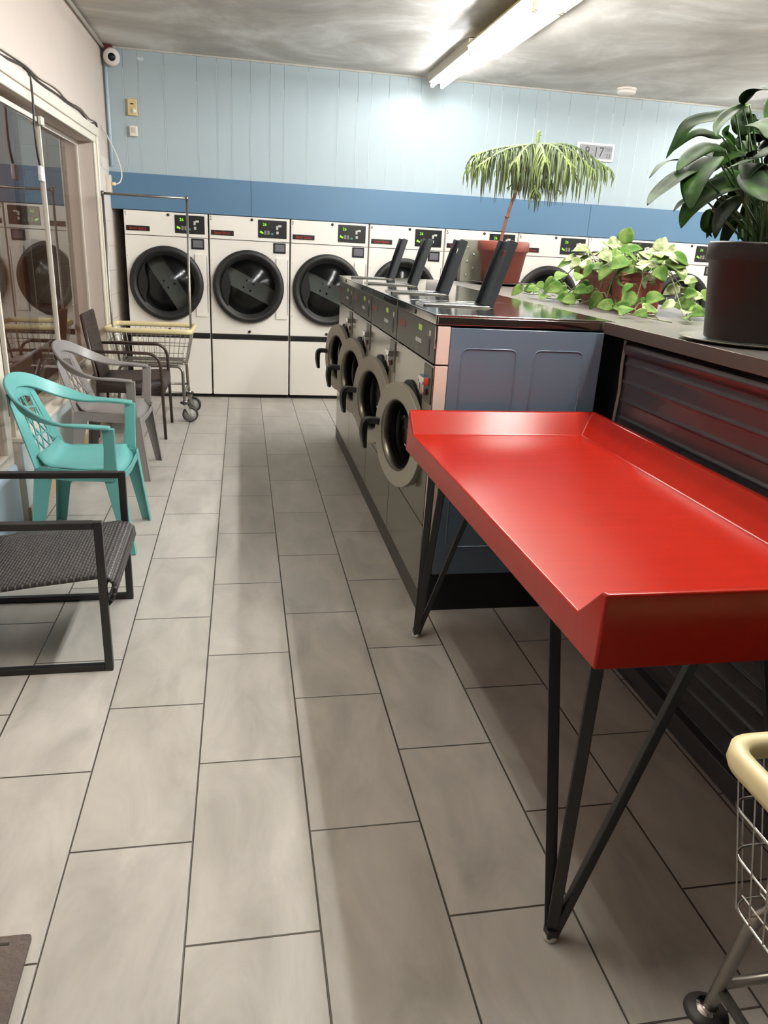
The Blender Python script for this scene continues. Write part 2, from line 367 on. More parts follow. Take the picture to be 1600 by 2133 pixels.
LILY_LEAVES = [
 ([(1.518, 0.57, 1.899), (1.457, 0.552, 1.873), (1.393, 0.534, 1.855), (1.35, 0.516, 1.834), (1.318, 0.498, 1.795), (1.283, 0.48, 1.749)], 0.033),
 ([(1.541, 0.54, 1.91), (1.473, 0.495, 1.883), (1.415, 0.45, 1.851), (1.372, 0.405, 1.822), (1.348, 0.36, 1.792)], 0.025),
 ([(1.598, 0.612, 1.844), (1.592, 0.624, 1.873), (1.588, 0.636, 1.897), (1.614, 0.648, 1.928)], 0.05),
 ([(1.521, 0.54, 1.905), (1.495, 0.48, 1.913), (1.477, 0.42, 1.918), (1.466, 0.36, 1.91)], 0.03),
 ([(1.515, 0.6, 1.832), (1.48, 0.6, 1.838), (1.438, 0.6, 1.841), (1.404, 0.6, 1.823), (1.358, 0.6, 1.78)], 0.023),
 ([(1.365, 0.54, 1.756), (1.298, 0.48, 1.745), (1.236, 0.42, 1.724), (1.179, 0.36, 1.686)], 0.017),
 ([(1.499, 0.552, 1.795), (1.428, 0.516, 1.794), (1.368, 0.48, 1.77), (1.319, 0.444, 1.742), (1.28, 0.408, 1.711)], 0.039),
 ([(1.532, 0.636, 1.787), (1.524, 0.672, 1.799), (1.517, 0.708, 1.79), (1.508, 0.744, 1.771)], 0.048),
 ([(1.405, 0.51, 1.729), (1.333, 0.443, 1.716), (1.255, 0.375, 1.685), (1.176, 0.308, 1.644), (1.121, 0.24, 1.613)], 0.034),
 ([(1.462, 0.528, 1.77), (1.406, 0.474, 1.745), (1.351, 0.42, 1.705), (1.311, 0.366, 1.662), (1.283, 0.312, 1.613)], 0.063),
 ([(1.606, 0.576, 1.709), (1.545, 0.562, 1.698), (1.488, 0.547, 1.68), (1.434, 0.533, 1.647), (1.398, 0.518, 1.613), (1.378, 0.504, 1.577)], 0.056),
 ([(1.579, 0.552, 1.677), (1.532, 0.516, 1.652), (1.487, 0.48, 1.623), (1.451, 0.444, 1.589), (1.429, 0.408, 1.552)], 0.035),
 ([(1.517, 0.6, 1.64), (1.512, 0.6, 1.615), (1.515, 0.6, 1.585), (1.541, 0.6, 1.562)], 0.02),
 ([(1.462, 0.57, 1.673), (1.419, 0.54, 1.658), (1.37, 0.51, 1.642), (1.331, 0.48, 1.618)], 0.018),
 ([(1.592, 0.492, 1.748), (1.502, 0.384, 1.713), (1.444, 0.276, 1.671), (1.396, 0.168, 1.634)], 0.07),
 ([(1.6, 0.6, 1.8), (1.563, 0.6, 1.795), (1.529, 0.6, 1.775), (1.499, 0.6, 1.736)], 0.057),
 ([(1.604, 0.51, 1.806), (1.522, 0.42, 1.764), (1.425, 0.33, 1.74), (1.322, 0.24, 1.712)], 0.028),
 ([(1.551, 0.54, 1.857), (1.535, 0.48, 1.856), (1.523, 0.42, 1.838), (1.498, 0.36, 1.798)], 0.054),
 ([(1.629, 0.66, 1.857), (1.697, 0.72, 1.872), (1.772, 0.78, 1.866), (1.838, 0.84, 1.843)], 0.052),
 ([(1.558, 0.6, 1.814), (1.541, 0.6, 1.827), (1.52, 0.6, 1.843), (1.53, 0.6, 1.866)], 0.02),
 ([(1.656, 0.63, 1.615), (1.658, 0.66, 1.616), (1.666, 0.69, 1.604), (1.684, 0.72, 1.587)], 0.024),
 ([(1.667, 0.648, 1.812), (1.661, 0.696, 1.828), (1.664, 0.744, 1.846), (1.682, 0.792, 1.846)], 0.031),
 ([(1.649, 0.612, 1.708), (1.598, 0.624, 1.729), (1.564, 0.636, 1.728), (1.524, 0.648, 1.714)], 0.037),
 ([(1.667, 0.66, 1.699), (1.665, 0.72, 1.727), (1.661, 0.78, 1.756), (1.666, 0.84, 1.754)], 0.042),
 ([(1.678, 0.636, 1.705), (1.663, 0.672, 1.751), (1.655, 0.708, 1.781), (1.653, 0.744, 1.765)], 0.055),
 ([(1.696, 0.672, 1.738), (1.705, 0.744, 1.787), (1.713, 0.816, 1.832), (1.701, 0.888, 1.857)], 0.039),
 ([(1.65, 0.57, 1.826), (1.635, 0.54, 1.85), (1.638, 0.51, 1.857), (1.654, 0.48, 1.828)], 0.049),
 ([(1.643, 0.54, 1.766), (1.62, 0.48, 1.787), (1.609, 0.42, 1.786), (1.605, 0.36, 1.749)], 0.051),
 ([(1.696, 0.6, 1.734), (1.728, 0.6, 1.751), (1.768, 0.6, 1.738), (1.802, 0.6, 1.696)], 0.053),
 ([(1.694, 0.66, 1.885), (1.74, 0.72, 1.938), (1.805, 0.78, 1.975), (1.887, 0.84, 1.984)], 0.042),
 ([(1.688, 0.57, 1.708), (1.713, 0.54, 1.688), (1.729, 0.51, 1.649), (1.727, 0.48, 1.599)], 0.049),
 ([(1.627, 0.54, 1.748), (1.554, 0.48, 1.755), (1.496, 0.42, 1.736), (1.451, 0.36, 1.695)], 0.048),
 ([(1.605, 0.576, 1.784), (1.602, 0.552, 1.798), (1.609, 0.528, 1.797), (1.622, 0.504, 1.773)], 0.046),
]

# ------------------------------------------------------------------ the setting
CREAM = mat('cream_wall_paint', (206, 192, 181), 0.5, bump=0.15, bscale=9, noise=0.03, nscale=3)
KNEE = mat('pale_blue_knee_wall_paint', (196, 206, 208), 0.4)
BLOCK = block_mat('painted_block', (224, 216, 206), 'Y')
WHITE_TRIM = mat('gloss_white_trim_paint', (226, 218, 202), 0.3, bump=0.1, bscale=20)
LIGHT_BLUE = mat('pale_blue_panelling_paint', (170, 184, 189), 0.5, noise=0.03, nscale=1.2, bump=0.05, bscale=30)
BAND_BLUE = mat('mid_blue_band_paint', (84, 118, 148), 0.45, noise=0.04, nscale=2)
BLACK = mat('black_void', (12, 11, 11), 0.8)
CEIL = ceiling_mat()
struct('floor', MB().box(-1.3, -4.2, -0.06, 7.2, 7.0, 0), floor_mat())
struct('ceiling', MB().box(-1.3, -4.2, 2.91, 7.2, 7.0, 3.0), CEIL)
struct('wall_right', MB().box(7.0, -4.2, 0, 7.2, 7.0, 2.91), CREAM)
struct('wall_front', MB().box(-1.2, -4.2, 0, 7.0, -4.0, 2.91), mat('dark_front_wall', (92, 86, 80), 0.5))
struct('wall_back', MB().box(-1.0, 6.8, 0, 7.0, 7.0, 2.91), BLACK)
ZT, ZS = 2.11, 0.44     # head and sill of the window opening
struct('wall_left', MB().box(-1.18, -4.0, ZT, -0.98, 5.35, 2.91).box(-1.18, 5.35, 2.05, -0.98, 6.8, 2.91), CREAM)
struct('wall_left', MB().box(-1.18, -4.0, 0, -0.98, 1.3, ZT), CREAM)
struct('wall_left', MB().box(-1.18, 2.36, 0, -0.98, 5.05, ZS), CREAM)
struct('wall_left', MB().box(-1.18, 5.05, 0, -0.98, 5.35, ZT), CREAM)
struct('wall_corner', MB().box(-1.18, 5.35, 0, -0.98, 6.8, 2.05), BLOCK)
# grooved hardboard panelling above the dryers
gro = sorted([0.23+1.22*k+o for k in range(-1, 6) for o in (0, .17, .29, .50, .77, .94, 1.06)])
prof = [(-0.98, 5.80)]
for g in gro:
    if -0.93 < g < 6.9:
        w = 0.004
        prof += [(g-w, 5.80), (g-w*0.4, 5.803), (g+w*0.4, 5.803), (g+w, 5.80)]
prof += [(7.0, 5.80), (7.0, 5.86), (-0.98, 5.86)]
struct('wall_panelling', MB().prism(prof, (0, 0, 1.25), (0, 0, 1.66)), LIGHT_BLUE)
gl = MB()
for i, g in enumerate(gro):
    if -0.93 < g < 6.9: gl.box(g-0.0035, 5.7975, 1.96, g+0.0015, 5.8005, 2.86-0.05*((i*7) % 5))
gl.prism([(-0.70, 2.845), (-0.655, 2.850), (-0.640, 2.835), (-0.665, 2.822), (-0.695, 2.826)], (0, 0.001, 0), (0, 5.7985, 0), (1, 0, 0), (0, 0, 1))
struct('trim_9', gl, mat('pale_groove_paint', (206, 218, 220), 0.3))
struct('trim_1', MB().box(-0.978, 5.772, 1.662, 0.228, 5.7995, 1.958).box(0.231, 5.772, 1.662, 3.5, 5.7995, 1.958).box(3.503, 5.772, 1.662, 6.99, 5.7995, 1.958), BAND_BLUE, bevel=0.002)
struct('trim_2', MB().box(-0.98, 5.785, 2.895, 6.99, 5.7995, 2.909), mat('grimy_caulk', (190, 188, 178), 0.6, noise=0.2, nscale=30))
# knee wall skin, sill, baseboard
struct('trim_3', MB().box(-0.981, 2.36, 0.09, -0.972, 3.52, ZS-0.005), KNEE)
WOOD = mat('tan_baseboard_wood', (176, 150, 118), 0.5, noise=0.25, nscale=6, stretch=(1, .3, 6))
struct('baseboard_left', MB().box(-0.979, 2.36, 0, -0.962, 5.34, 0.09), WOOD, bevel=0.003)
struct('trim_4', MB().box(-1.16, 2.36, ZS, -0.955, 5.05, ZS+0.025), WHITE_TRIM, bevel=0.005)
# window casing, stepped
cas = MB().box(-0.9795, 1.2, ZT, -0.962, 5.19, ZT+0.115).box(-0.9625, 1.2, ZT+0.05, -0.948, 5.19, ZT+0.115).box(-0.9795, 5.05, 0.0, -0.962, 5.19, ZT).box(-0.9625, 5.115, 0.0, -0.948, 5.19, ZT+0.05)
struct('trim_5', cas, WHITE_TRIM, bevel=0.006, seg=3)
struct('trim_6', MB().tube([(-0.955, -4, 2.885), (-0.955, 5.78, 2.885)], 0.012, 8), mat('cream_ceiling_cove', (206, 198, 186), 0.5))
# window panes: near sash forward, far sash set back
GLASS = glass_mat('window_glass', (0.95, 0.93, 0.9), 2.6)
ALU = mat('white_painted_sash', (214, 206, 194), 0.35)
win = MB().box(-1.02, 2.40, ZS+0.026, -1.0, 3.50, ZS+0.05).box(-1.02, 2.40, 2.045, -1.0, 3.50, 2.07).box(-1.02, 3.485, ZS+0.05, -0.995, 3.505, 2.045).box(-1.02, 2.38, ZS+0.026, -1.0, 2.40, 2.07)
w1 = struct('window_1', win, ALU, bevel=0.002)
obj('window_pane', MB().box(-1.013, 2.40, ZS+0.05, -1.009, 3.485, 2.045), GLASS, w1)
obj('sash_catch', MB().box(-0.995, 3.45, 2.03, -0.975, 3.52, 2.075), ALU, w1, bevel=0.004)
win = MB().box(-1.10, 3.42, ZS+0.026, -1.085, 5.048, ZS+0.06).box(-1.10, 3.42, 2.075, -1.085, 5.048, 2.108).box(-1.10, 5.02, ZS+0.06, -1.085, 5.048, 2.075)
w2 = struct('window_2', win, ALU, bevel=0.002)
obj('window_pane', MB().box(-1.096, 3.42, ZS+0.06, -1.092, 5.02, 2.075), GLASS, w2)
# glazed street door with a blue kick panel
dr = MB().box(-1.05, 1.32, 0.34, -1.01, 1.40, 2.10).box(-1.05, 2.26, 0.34, -1.01, 2.34, 2.10).box(-1.05, 1.40, 2.02, -1.01, 2.26, 2.10).box(-1.05, 1.40, 0.34, -1.01, 2.26, 0.40)
d1 = struct('door_1', dr, ALU, bevel=0.004)
obj('kick_panel', MB().box(-1.05, 1.32, 0.01, -0.995, 2.34, 0.34), mat('blue_kick_panel', (176, 196, 212), 0.35, noise=0.08), d1, bevel=0.02, seg=4)
obj('door_pane', MB().box(-1.033, 1.40, 0.40, -1.029, 2.26, 2.02), GLASS, d1)
# what stands outside behind the glass
OUT = block_mat('outside_block', (150, 142, 132), 'X')
struct('wall_outside', MB().box(-6, 6.3, -0.3, -1.2, 6.5, 3.2), OUT)
struct('ground_outside', MB().box(-6, -4, -0.35, -1.19, 6.3, -0.3), mat('outside_paving', (92, 82, 72), 0.8, noise=0.2))
BRN = mat('brown_outside_timber', (128, 88, 62), 0.6, noise=0.25, nscale=4, stretch=(6, 6, .5))
struct('trim_7', MB().box(-2.02, 6.15, -0.3, -1.86, 6.3, 3.0), BRN)
struct('trim_8', MB().box(-4.0, 6.22, -0.3, -2.03, 6.29, 0.78).box(-1.85, 6.22, -0.3, -1.25, 6.29, 0.78), BRN)

# ------------------------------------------------------------------ fluorescent fixtures
TUBE = bpy.data.materials.new('lit_fluorescent_tube'); TUBE.use_nodes = True
_b = TUBE.node_tree.nodes['Principled BSDF']; _b.inputs['Emission Color'].default_value = TUBE_COLOR + (1,); _b.inputs['Emission Strength'].default_value = TUBE_POWER
_b.inputs['Base Color'].default_value = (0.9, 0.9, 0.88, 1)
ENAMEL = mat('white_enamel', (224, 216, 196), 0.35)
OLDEN = mat('yellowed_enamel', (236, 222, 170), 0.35)
SOCK = mat('socket_plastic', (206, 196, 168), 0.5)
def tube_mat(name, f):
    m = TUBE.copy(); m.name = name; m.node_tree.nodes['Principled BSDF'].inputs['Emission Strength'].default_value = TUBE_POWER*f
    return m
TUBE_LOW = tube_mat('weak_fluorescent_tube', 0.40); TUBE_FAR = tube_mat('dim_fluorescent_tube', 0.55)  # tube output turned down so nearby wall and ceiling don't overexpose
def fixture(label, x, y0, y1, refl, ntube, tm=None, group='fluorescent ceiling fixtures'):
    tm = tm or TUBE
    t = thing('fluorescent_fixture', label, 'ceiling light', (x, y0, 2.909), 0, group)
    L = y1-y0; E = OLDEN if refl else ENAMEL
    hw = 0.045 if refl else 0.075
    obj('housing', MB().box(-hw, 0, -0.065 if refl else -0.080, hw, L, -0.001), E, t, bevel=0.004)
    if refl:
        for s in (-1, 1):
            obj('reflector', MB().prism([(s*0.045, -0.05), (s*0.155, -0.076), (s*0.156, -0.086), (s*0.158, -0.072), (s*0.05, -0.044)], (0, L-0.05, 0), (0, 0.02, 0), (1, 0, 0), (0, 0, 1)), E, t)
    dx = 0.075 if refl else 0.045; zt = -0.118 if refl else -0.102
    for k in range(ntube):
        a = 0.02+k*(L-0.02)/ntube; b = a+(L-0.02)/ntube-0.03
        for s in (-1, 1):
            obj('tube', MB().tube([(s*dx, a+0.02, zt), (s*dx, b-0.02, zt)], 0.0165, 12), tm, t)
            obj('socket', MB().box(s*dx-0.014, a-0.006, zt-0.02, s*dx+0.014, a+0.02, -0.05), SOCK, t, bevel=0.003)
            obj('socket', MB().box(s*dx-0.014, b-0.02, zt-0.02, s*dx+0.014, b+0.006, -0.05), SOCK, t, bevel=0.003)
    return t
fixture('slim white twin-tube strip light touching the blue back wall', 1.83, 4.36, 5.60, False, 1, TUBE_LOW)
fixture('lit twin-tube ceiling light with yellowed reflector wings, next to the slim strip', 1.87, 1.90, 4.33, True, 2)
fixture('lit twin-tube ceiling light over the red table, outside the frame', 1.87, -0.40, 1.87, True, 2)
fixture('short twin-tube ceiling light over the aisle near the door, outside the frame', 0.30, -0.35, 0.87, True, 1, TUBE_LOW)
fixture('twin-tube ceiling light at the right, behind the tall leafy plant', 5.15, 3.0, 5.43, True, 2, TUBE_FAR)
fixture('twin-tube ceiling light at the right, level with the red table', 5.15, 0.5, 2.93, True, 2, TUBE_FAR)

# ------------------------------------------------------------------ dryers
ENW = mat('white_dryer_enamel', (238, 232, 222), 0.3, bump=0.03, bscale=3)
BLKP = mat('black_plastic', (20, 19, 21), 0.35)
BLKM = mat('matt_black_rubber', (16, 15, 16), 0.55)
RED_L = mat('red_lettering', (190, 50, 34), 0.5)
GREY_G = mat('grey_screen', (108, 106, 112), 0.2, noise=0.15, nscale=40)
LED = mat('green_led', (130, 225, 40), 0.5, emit=0.9)
BTN = mat('pale_button', (196, 194, 190), 0.4)
TEAL_B = mat('green_button', (60, 130, 110), 0.4)
DGLASS = glass_mat('dryer_glass', (0.74, 0.75, 0.74), 1.45, 1.0, 0.16)
DRUM = mat('galvanised_drum', (136, 139, 136), 0.5, 0.1, noise=0.25, nscale=5)
DRUMB = mat('drum_back_plate', (92, 94, 90), 0.5, 0.2, noise=0.3, nscale=5)
PX = 0.735; DX0 = -0.885; DY = 5.76
def dryer_parts(t):
    b = MB().box(0.004, 0.03, 0.035, 0.010, 0.98, 1.655).box(0.722, 0.03, 0.035, 0.728, 0.98, 1.655).box(0.01, 0.97, 0.035, 0.722, 0.98, 1.655).box(0.01, 0.03, 1.645, 0.722, 0.97, 1.655)
    plate_hole(b, 0.006, 0.726, 0.612, 1.450, 0.3515, 1.046, 0.245, lambda a, z: (a, 0.0, z))
    b.add([(0.006, 0, 0.612), (0.726, 0, 0.612), (0.726, 0.03, 0.612), (0.006, 0.03, 0.612)], [(0, 1, 2, 3)])
    b.add([(0.006, 0, 1.45), (0.726, 0, 1.45), (0.726, 0.03, 1.45), (0.006, 0.03, 1.45)], [(3, 2, 1, 0)])
    b.add([(0.006, 0, 0.612), (0.006, 0.03, 0.612), (0.006, 0.03, 1.45), (0.006, 0, 1.45)], [(0, 1, 2, 3)])
    b.add([(0.726, 0, 0.612), (0.726, 0.03, 0.612), (0.726, 0.03, 1.45), (0.726, 0, 1.45)], [(3, 2, 1, 0)])
    obj('cabinet', b, ENW, t)
    obj('header_panel', MB().box(0.006, 0.0, 1.455, 0.726, 0.035, 1.655), ENW, t, bevel=0.003)
    obj('lower_panel', MB().box(0.008, 0.001, 0.035, 0.724, 0.03, 0.560), ENW, t, bevel=0.004)
    obj('plinth', MB().box(0.01, 0.03, 0.0, 0.72, 0.95, 0.034), BLACK, t)
    obj('black_rail', MB().box(0.010, -0.006, 0.564, 0.722, 0.03, 0.610), BLKP, t, bevel=0.004)
    obj('lock_knob', MB().lathe([(0.0, -0.012), (0.012, -0.012), (0.014, 0.004)], (0.356, 0, 0.637), 'Y', 16), BLKP, t)
    obj('header_lock', MB().lathe([(0.0, -0.006), (0.012, -0.006), (0.013, 0.004)], (0.386, 0, 1.633), 'Y', 16), BLKP, t)
    cp = obj('control_panel', MB().box(0.440, -0.004, 1.484, 0.700, 0.01, 1.638), BLKP, t, bevel=0.003)
    obj('display', MB().text('26', 0.036, (0.482, -0.0052, 1.588), (1, 0, 0), (0, 0, 1)), LED, cp)
    obj('start_light', MB().prism([(0, 0), (0.030, -0.012), (0.034, 0.0), (0.006, 0.016)], (0, 0.001, 0), (0.455, -0.0055, 1.530), (1, 0, 0), (0, 0, 1)), LED, cp)
    for dx in (0.040, 0.068):
        obj('cycle_button', MB().box(0.455+dx, -0.007, 1.512, 0.476+dx, -0.003, 1.548), mat('grey_button', (120, 116, 116), 0.4), cp, bevel=0.002)
    obj('select_button', MB().box(0.556, -0.007, 1.512, 0.578, -0.003, 1.530), TEAL_B, cp, bevel=0.002)
    obj('coin_plate', MB().box(0.622, -0.008, 1.583, 0.652, -0.003, 1.600).box(0.604, -0.008, 1.560, 0.622, -0.003, 1.592).box(0.606, -0.007, 1.522, 0.626, -0.003, 1.545), BTN, cp, bevel=0.001)
    bd = obj('name_plate', MB().box(0.020, -0.004, 1.487, 0.222, 0.004, 1.530), BLKP, t, bevel=0.002)
    obj('lettering', MB().text('Speed Queen', 0.033, (0.121, -0.0055, 1.498), (1, 0, 0), (0, 0, 1), align='CENTER', cond=0.80), RED_L, bd)
    cb = obj('card_reader', MB().box(0.578, -0.006, 1.355, 0.692, 0.004, 1.446), BLKP, t, bevel=0.003)
    obj('screen', MB().box(0.594, -0.008, 1.370, 0.680, -0.004, 1.432), GREY_G, cb, bevel=0.002)
    obj('door_plate', MB().box(0.604, -0.012, 0.762, 0.708, 0.001, 1.315), ENW, t, bevel=0.004)
    obj('hinge_edge', MB().box(0.709, -0.010, 0.80, 0.714, 0.001, 1.30), mat('grey_hinge', (150, 145, 138), 0.4), t)
    obj('side_screws', MB().lathe([(0, -0.003), (0.006, -0.003), (0.007, 0.002)], (0.022, 0, 1.275), 'Y', 10).lathe([(0, -0.003), (0.006, -0.003), (0.007, 0.002)], (0.022, 0, 0.80), 'Y', 10), ENW, t)
    c = (0.3515, 0, 1.046)
    dr = obj('door', MB().lathe([(0.316, 0.0), (0.327, -0.012), (0.326, -0.032), (0.312, -0.050), (0.290, -0.055), (0.272, -0.046), (0.266, -0.030), (0.245, -0.026), (0.243, 0.0)], (0, 0, 0), 'Y', 64, closed=True), BLKM, t, c)
    obj('door_window', MB().lathe([(0.0, -0.028), (0.246, -0.028), (0.246, -0.023), (0.0, -0.023)], (0, 0, 0), 'Y', 48), DGLASS, dr)
    # the dished black grip that closes the left of the porthole
    pts = []
    for i in range(17):
        a = math.radians(138+84*i/16); pts.append((0.25*math.cos(a), 0.25*math.sin(a)))
    pts += [(-0.186, -0.10), (-0.168, -0.04), (-0.166, 0.03), (-0.184, 0.11)]
    obj('door_grip', MB().prism(pts, (0, 0.008, 0), (0, -0.038, 0), (1, 0, 0), (0, 0, 1)), BLKP, dr)
    dm = obj('drum', MB().lathe([(0.245, 0.0), (0.30, 0.03), (0.30, 0.62), (0.0, 0.62)], (0, 0, 0), 'Y', 40, caps=False), DRUM, t, (0.3515, 0.005, 1.046))
    bk = MB().box(-0.30, 0.585, -0.05, 0.30, 0.60, 0.05)
    bf = obj('baffle', MB().prism([(-0.285, -0.075), (0.285, -0.075), (0.285, 0.075), (-0.285, 0.075)], (0, 0.02, 0), (0, 0.20, 0), (1, 0, 0), (0, 0, 1)), mat('pale_baffle', (178, 180, 176), 0.5), dm)
    for u, v in ((0.035, 0.035), (0.035, -0.035), (-0.035, 0.035), (-0.035, -0.035)): obj('baffle_bolt', MB().lathe([(0.0, 0.19), (0.009, 0.192), (0.010, 0.202)], (u, 0, v), 'Y', 10), BLKP, dm)
    return t
BAFF = [1.0, 0.45, 0.42, -0.6, 0.2, 0.8, 1.2, -0.3]
dgroup = 'white tumble dryers along the back wall'
DL = ['white tumble dryer number 1, leftmost of the row, behind the wire cart',
      'white tumble dryer number 2, with the second porthole from the left',
      'white tumble dryer number 3, just left of the steel washers',
      'white tumble dryer number 4, seen over the far washer lids',
      'white tumble dryer number 5, mostly behind the grey junction box and red pot',
      'white tumble dryer number 6, right of the red pot of the drooping conifer',
      'white tumble dryer number 7, behind the trailing vine planter',
      'white tumble dryer number 8, last at the right, beside the tall brown pot']
d0 = dryer_parts(thing('tumble_dryer', DL[0], 'dryer', (DX0, DY, 0), 0, dgroup))
for k in range(8):
    t = d0 if k == 0 else dup(d0, (DX0+PX*k, DY, 0), DL[k])
    for ch in t.children:
        if ch.name.startswith('drum'): ch.rotation_euler = (0, BAFF[k], 0)
for k in range(8):
    t = [o for o in COL.objects if o.get('label') == DL[k]][0]
    obj('number', MB().text(str(k+1), 0.050, (0.010, -0.0012, 1.612), (1, 0, 0), (0, 0, 1), cond=0.8), BLKP, t)

# ------------------------------------------------------------------ washers
STEEL = mat('brushed_stainless', (168, 164, 153), 0.20, 1.0, noise=0.06, nscale=3, bump=0.06, bscale=2.2)
STEEL_T = mat('polished_stainless_top', (208, 205, 198), 0.10, 1.0)
STEEL_L = mat('dull_stainless_lower', (118, 114, 104), 0.34, 1.0, noise=0.08, nscale=4)
SIDEB = mat('blue_grey_side_enamel', (96, 112, 130), 0.10, noise=0.04, nscale=2)
CPAN = mat('charcoal_control_face', (64, 61, 57), 0.35, noise=0.08)
CHROME = mat('chrome', (215, 213, 208), 0.12, 1.0)
RINGM = mat('satin_door_ring', (158, 151, 138), 0.42, 0.35)
CREAM_E = mat('cream_front_edge', (226, 206, 192), 0.4)
WP = 0.755; WX = 0.87; WY = 1.22
def washer_parts(t):
    # local: x depth from the front, y along the row, z up
    b = MB(); plate_hole(b, 0.004, WP-0.004, 0.10, 1.056, 0.3775, 0.70, 0.205, lambda a, z: (0.0, a, z))
    b.box(0.001, 0.004, 0.10, 0.03, 0.010, 1.056).box(0.001, WP-0.010, 0.10, 0.03, WP-0.004, 1.056).box(0.03, 0.004, 1.04, 0.66, WP-0.004, 1.056)
    obj('front_panel', b, STEEL, t)
    obj('lower_joint', MB().box(-0.0015, 0.006, 0.395, 0.002, WP-0.006, 0.398), mat('dark_joint', (50, 47, 42), 0.5, 0.5), t)
    obj('control_face', MB().box(-0.004, 0.006, 1.064, 0.03, WP-0.006, 1.211), CPAN, t, bevel=0.002)
    obj('joint_strip', MB().box(-0.0055, 0.0, 1.125, 0.0, 0.010, 1.205), CHROME, t)
    obj('side_wall', MB().box(0.055, 0.0, 0.172, 0.683, 0.02, 1.205), SIDEB, t, bevel=0.003)
    obj('far_side_wall', MB().box(0.055, WP-0.02, 0.172, 0.683, WP-0.004, 1.205), SIDEB, t)
    obj('front_edge', MB().box(0.003, 0.0005, 0.172, 0.053, 0.02, 1.058).box(0.003, 0.0005, 1.064, 0.053, 0.02, 1.208), CREAM_E, t, bevel=0.002)
    obj('plinth', MB().box(0.02, 0.004, 0.0, 0.68, WP-0.004, 0.170), BLACK, t)
    obj('base_plate', MB().box(0.0, 0.001, 0.002, 0.02, WP-0.001, 0.098), mat('grimy_base_plate', (74, 70, 63), 0.5, 0.3, noise=0.25, nscale=9), t)
    obj('back_wall', MB().box(0.665, 0.02, 0.17, 0.68, WP-0.02, 1.2), SIDEB, t)
    tp = MB().box(-0.008, 0.001, 1.214, 0.0, WP-0.001, 1.250).box(-0.008, 0.001, 1.244, 0.71, WP-0.001, 1.252).box(0.0, 0.0, 1.214, 0.71, 0.006, 1.244)
    obj('top_cover', tp, STEEL_T, t, bevel=0.002)
    obj('top_lock', MB().lathe([(0, -0.004), (0.010, -0.004), (0.012, 0.002)], (-0.008, 0.36, 1.232), 'X', 14), BLKP, t)
    # soap hatch
    hx0, hx1, hy0, hy1 = 0.035, 0.345, 0.40, 0.565
    hatch = obj('soap_hatch_frame', MB().box(hx0, hy0, 1.252, hx1, hy0+0.008, 1.259).box(hx0, hy1-0.008, 1.252, hx1, hy1, 1.259).box(hx0, hy0, 1.252, hx0+0.008, hy1, 1.259).box(hx1-0.008, hy0, 1.252, hx1, hy1, 1.259), CHROME, t, bevel=0.001)
    obj('soap_compartment', MB().box(hx0+0.009, hy0+0.009, 1.2525, hx1-0.009, hy1-0.009, 1.2545), BLKM, hatch)
    A = math.radians(17); ux, uz = math.sin(A), math.cos(A)
    lid = MB(); o = Vector((hx1-0.01, 0, 1.256)); U = Vector((ux, 0, uz)); Nn = Vector((-uz, 0, ux))
    def lb(u0, u1, y0, y1, n0, n1):
        P = [o+U*u+Nn*n+Vector((0, y, 0)) for n in (n0, n1) for y in (y0, y1) for u in (u0, u1)]
        lid.add(P, [(0, 2, 3, 1), (4, 5, 7, 6), (0, 1, 5, 4), (2, 6, 7, 3), (0, 4, 6, 2), (1, 3, 7, 5)])
    lb(0.0, 0.218, 0.408, 0.557, 0.0, 0.008); lb(0.243, 0.285, 0.408, 0.557, 0, 0.008)
    lb(0.218, 0.243, 0.408, 0.455, 0, 0.008); lb(0.218, 0.243, 0.510, 0.557, 0, 0.008)
    lb(0.0, 0.285, 0.400, 0.408, -0.012, 0.024); lb(0.0, 0.285, 0.557, 0.565, -0.012, 0.024)
    obj('soap_lid', lid, mat('black_lid_plastic', (30, 34, 40), 0.4), t, bevel=0.0015)
    # control details (reading direction runs towards -y)
    cf = obj('badge', MB().prism([(0, 0), (0.13, -0.0), (0.14, 0.028), (0.02, 0.028)], (0.001, 0, 0), (-0.0055, 0.70, 1.142), (0, -1, 0), (0, 0, 1)), mat('faded_red_badge', (128, 66, 56), 0.5), t)
    obj('display', MB().box(-0.0055, 0.235, 1.166, -0.003, 0.290, 1.188), mat('washer_display', (150, 176, 70), 0.4, emit=0.25), t)
    obj('buttons', MB().box(-0.007, 0.305, 1.115, -0.003, 0.33, 1.131).box(-0.007, 0.268, 1.115, -0.003, 0.293, 1.131).box(-0.007, 0.231, 1.115, -0.003, 0.256, 1.131), BTN, t, bevel=0.001)
    pr = MB()
    for i, s in enumerate(('HOT', 'WARM', 'COLD')): pr.text(s, 0.014, (-0.0055, 0.328, 1.100-0.014*i), (0, -1, 0), (0, 0, 1))
    obj('printed_labels', pr, mat('grey_print', (150, 150, 146), 0.5), t)
    obj('coin_slot', MB().box(-0.006, 0.085, 1.085, -0.003, 0.125, 1.150), BLKP, t, bevel=0.002)
    obj('coin_sticker', MB().box(-0.0065, 0.080, 1.162, -0.003, 0.100, 1.182), BTN, t)
    cb = obj('coin_box', MB().box(-0.004, 0.025, 0.90, 0.001, 0.155, 1.048), STEEL_L, t, bevel=0.002)
    obj('coin_return', MB().box(-0.030, 0.045, 0.975, -0.004, 0.135, 1.005).box(-0.030, 0.045, 0.945, -0.024, 0.060, 0.99).box(-0.030, 0.120, 0.945, -0.024, 0.135, 0.99), CHROME, cb, bevel=0.002)
    obj('coin_lock', MB().lathe([(0, -0.014), (0.012, -0.014), (0.014, 0.0)], (0.0, 0.09, 0.940), 'X', 16), mat('worn_red_lock', (92, 58, 54), 0.6), cb)
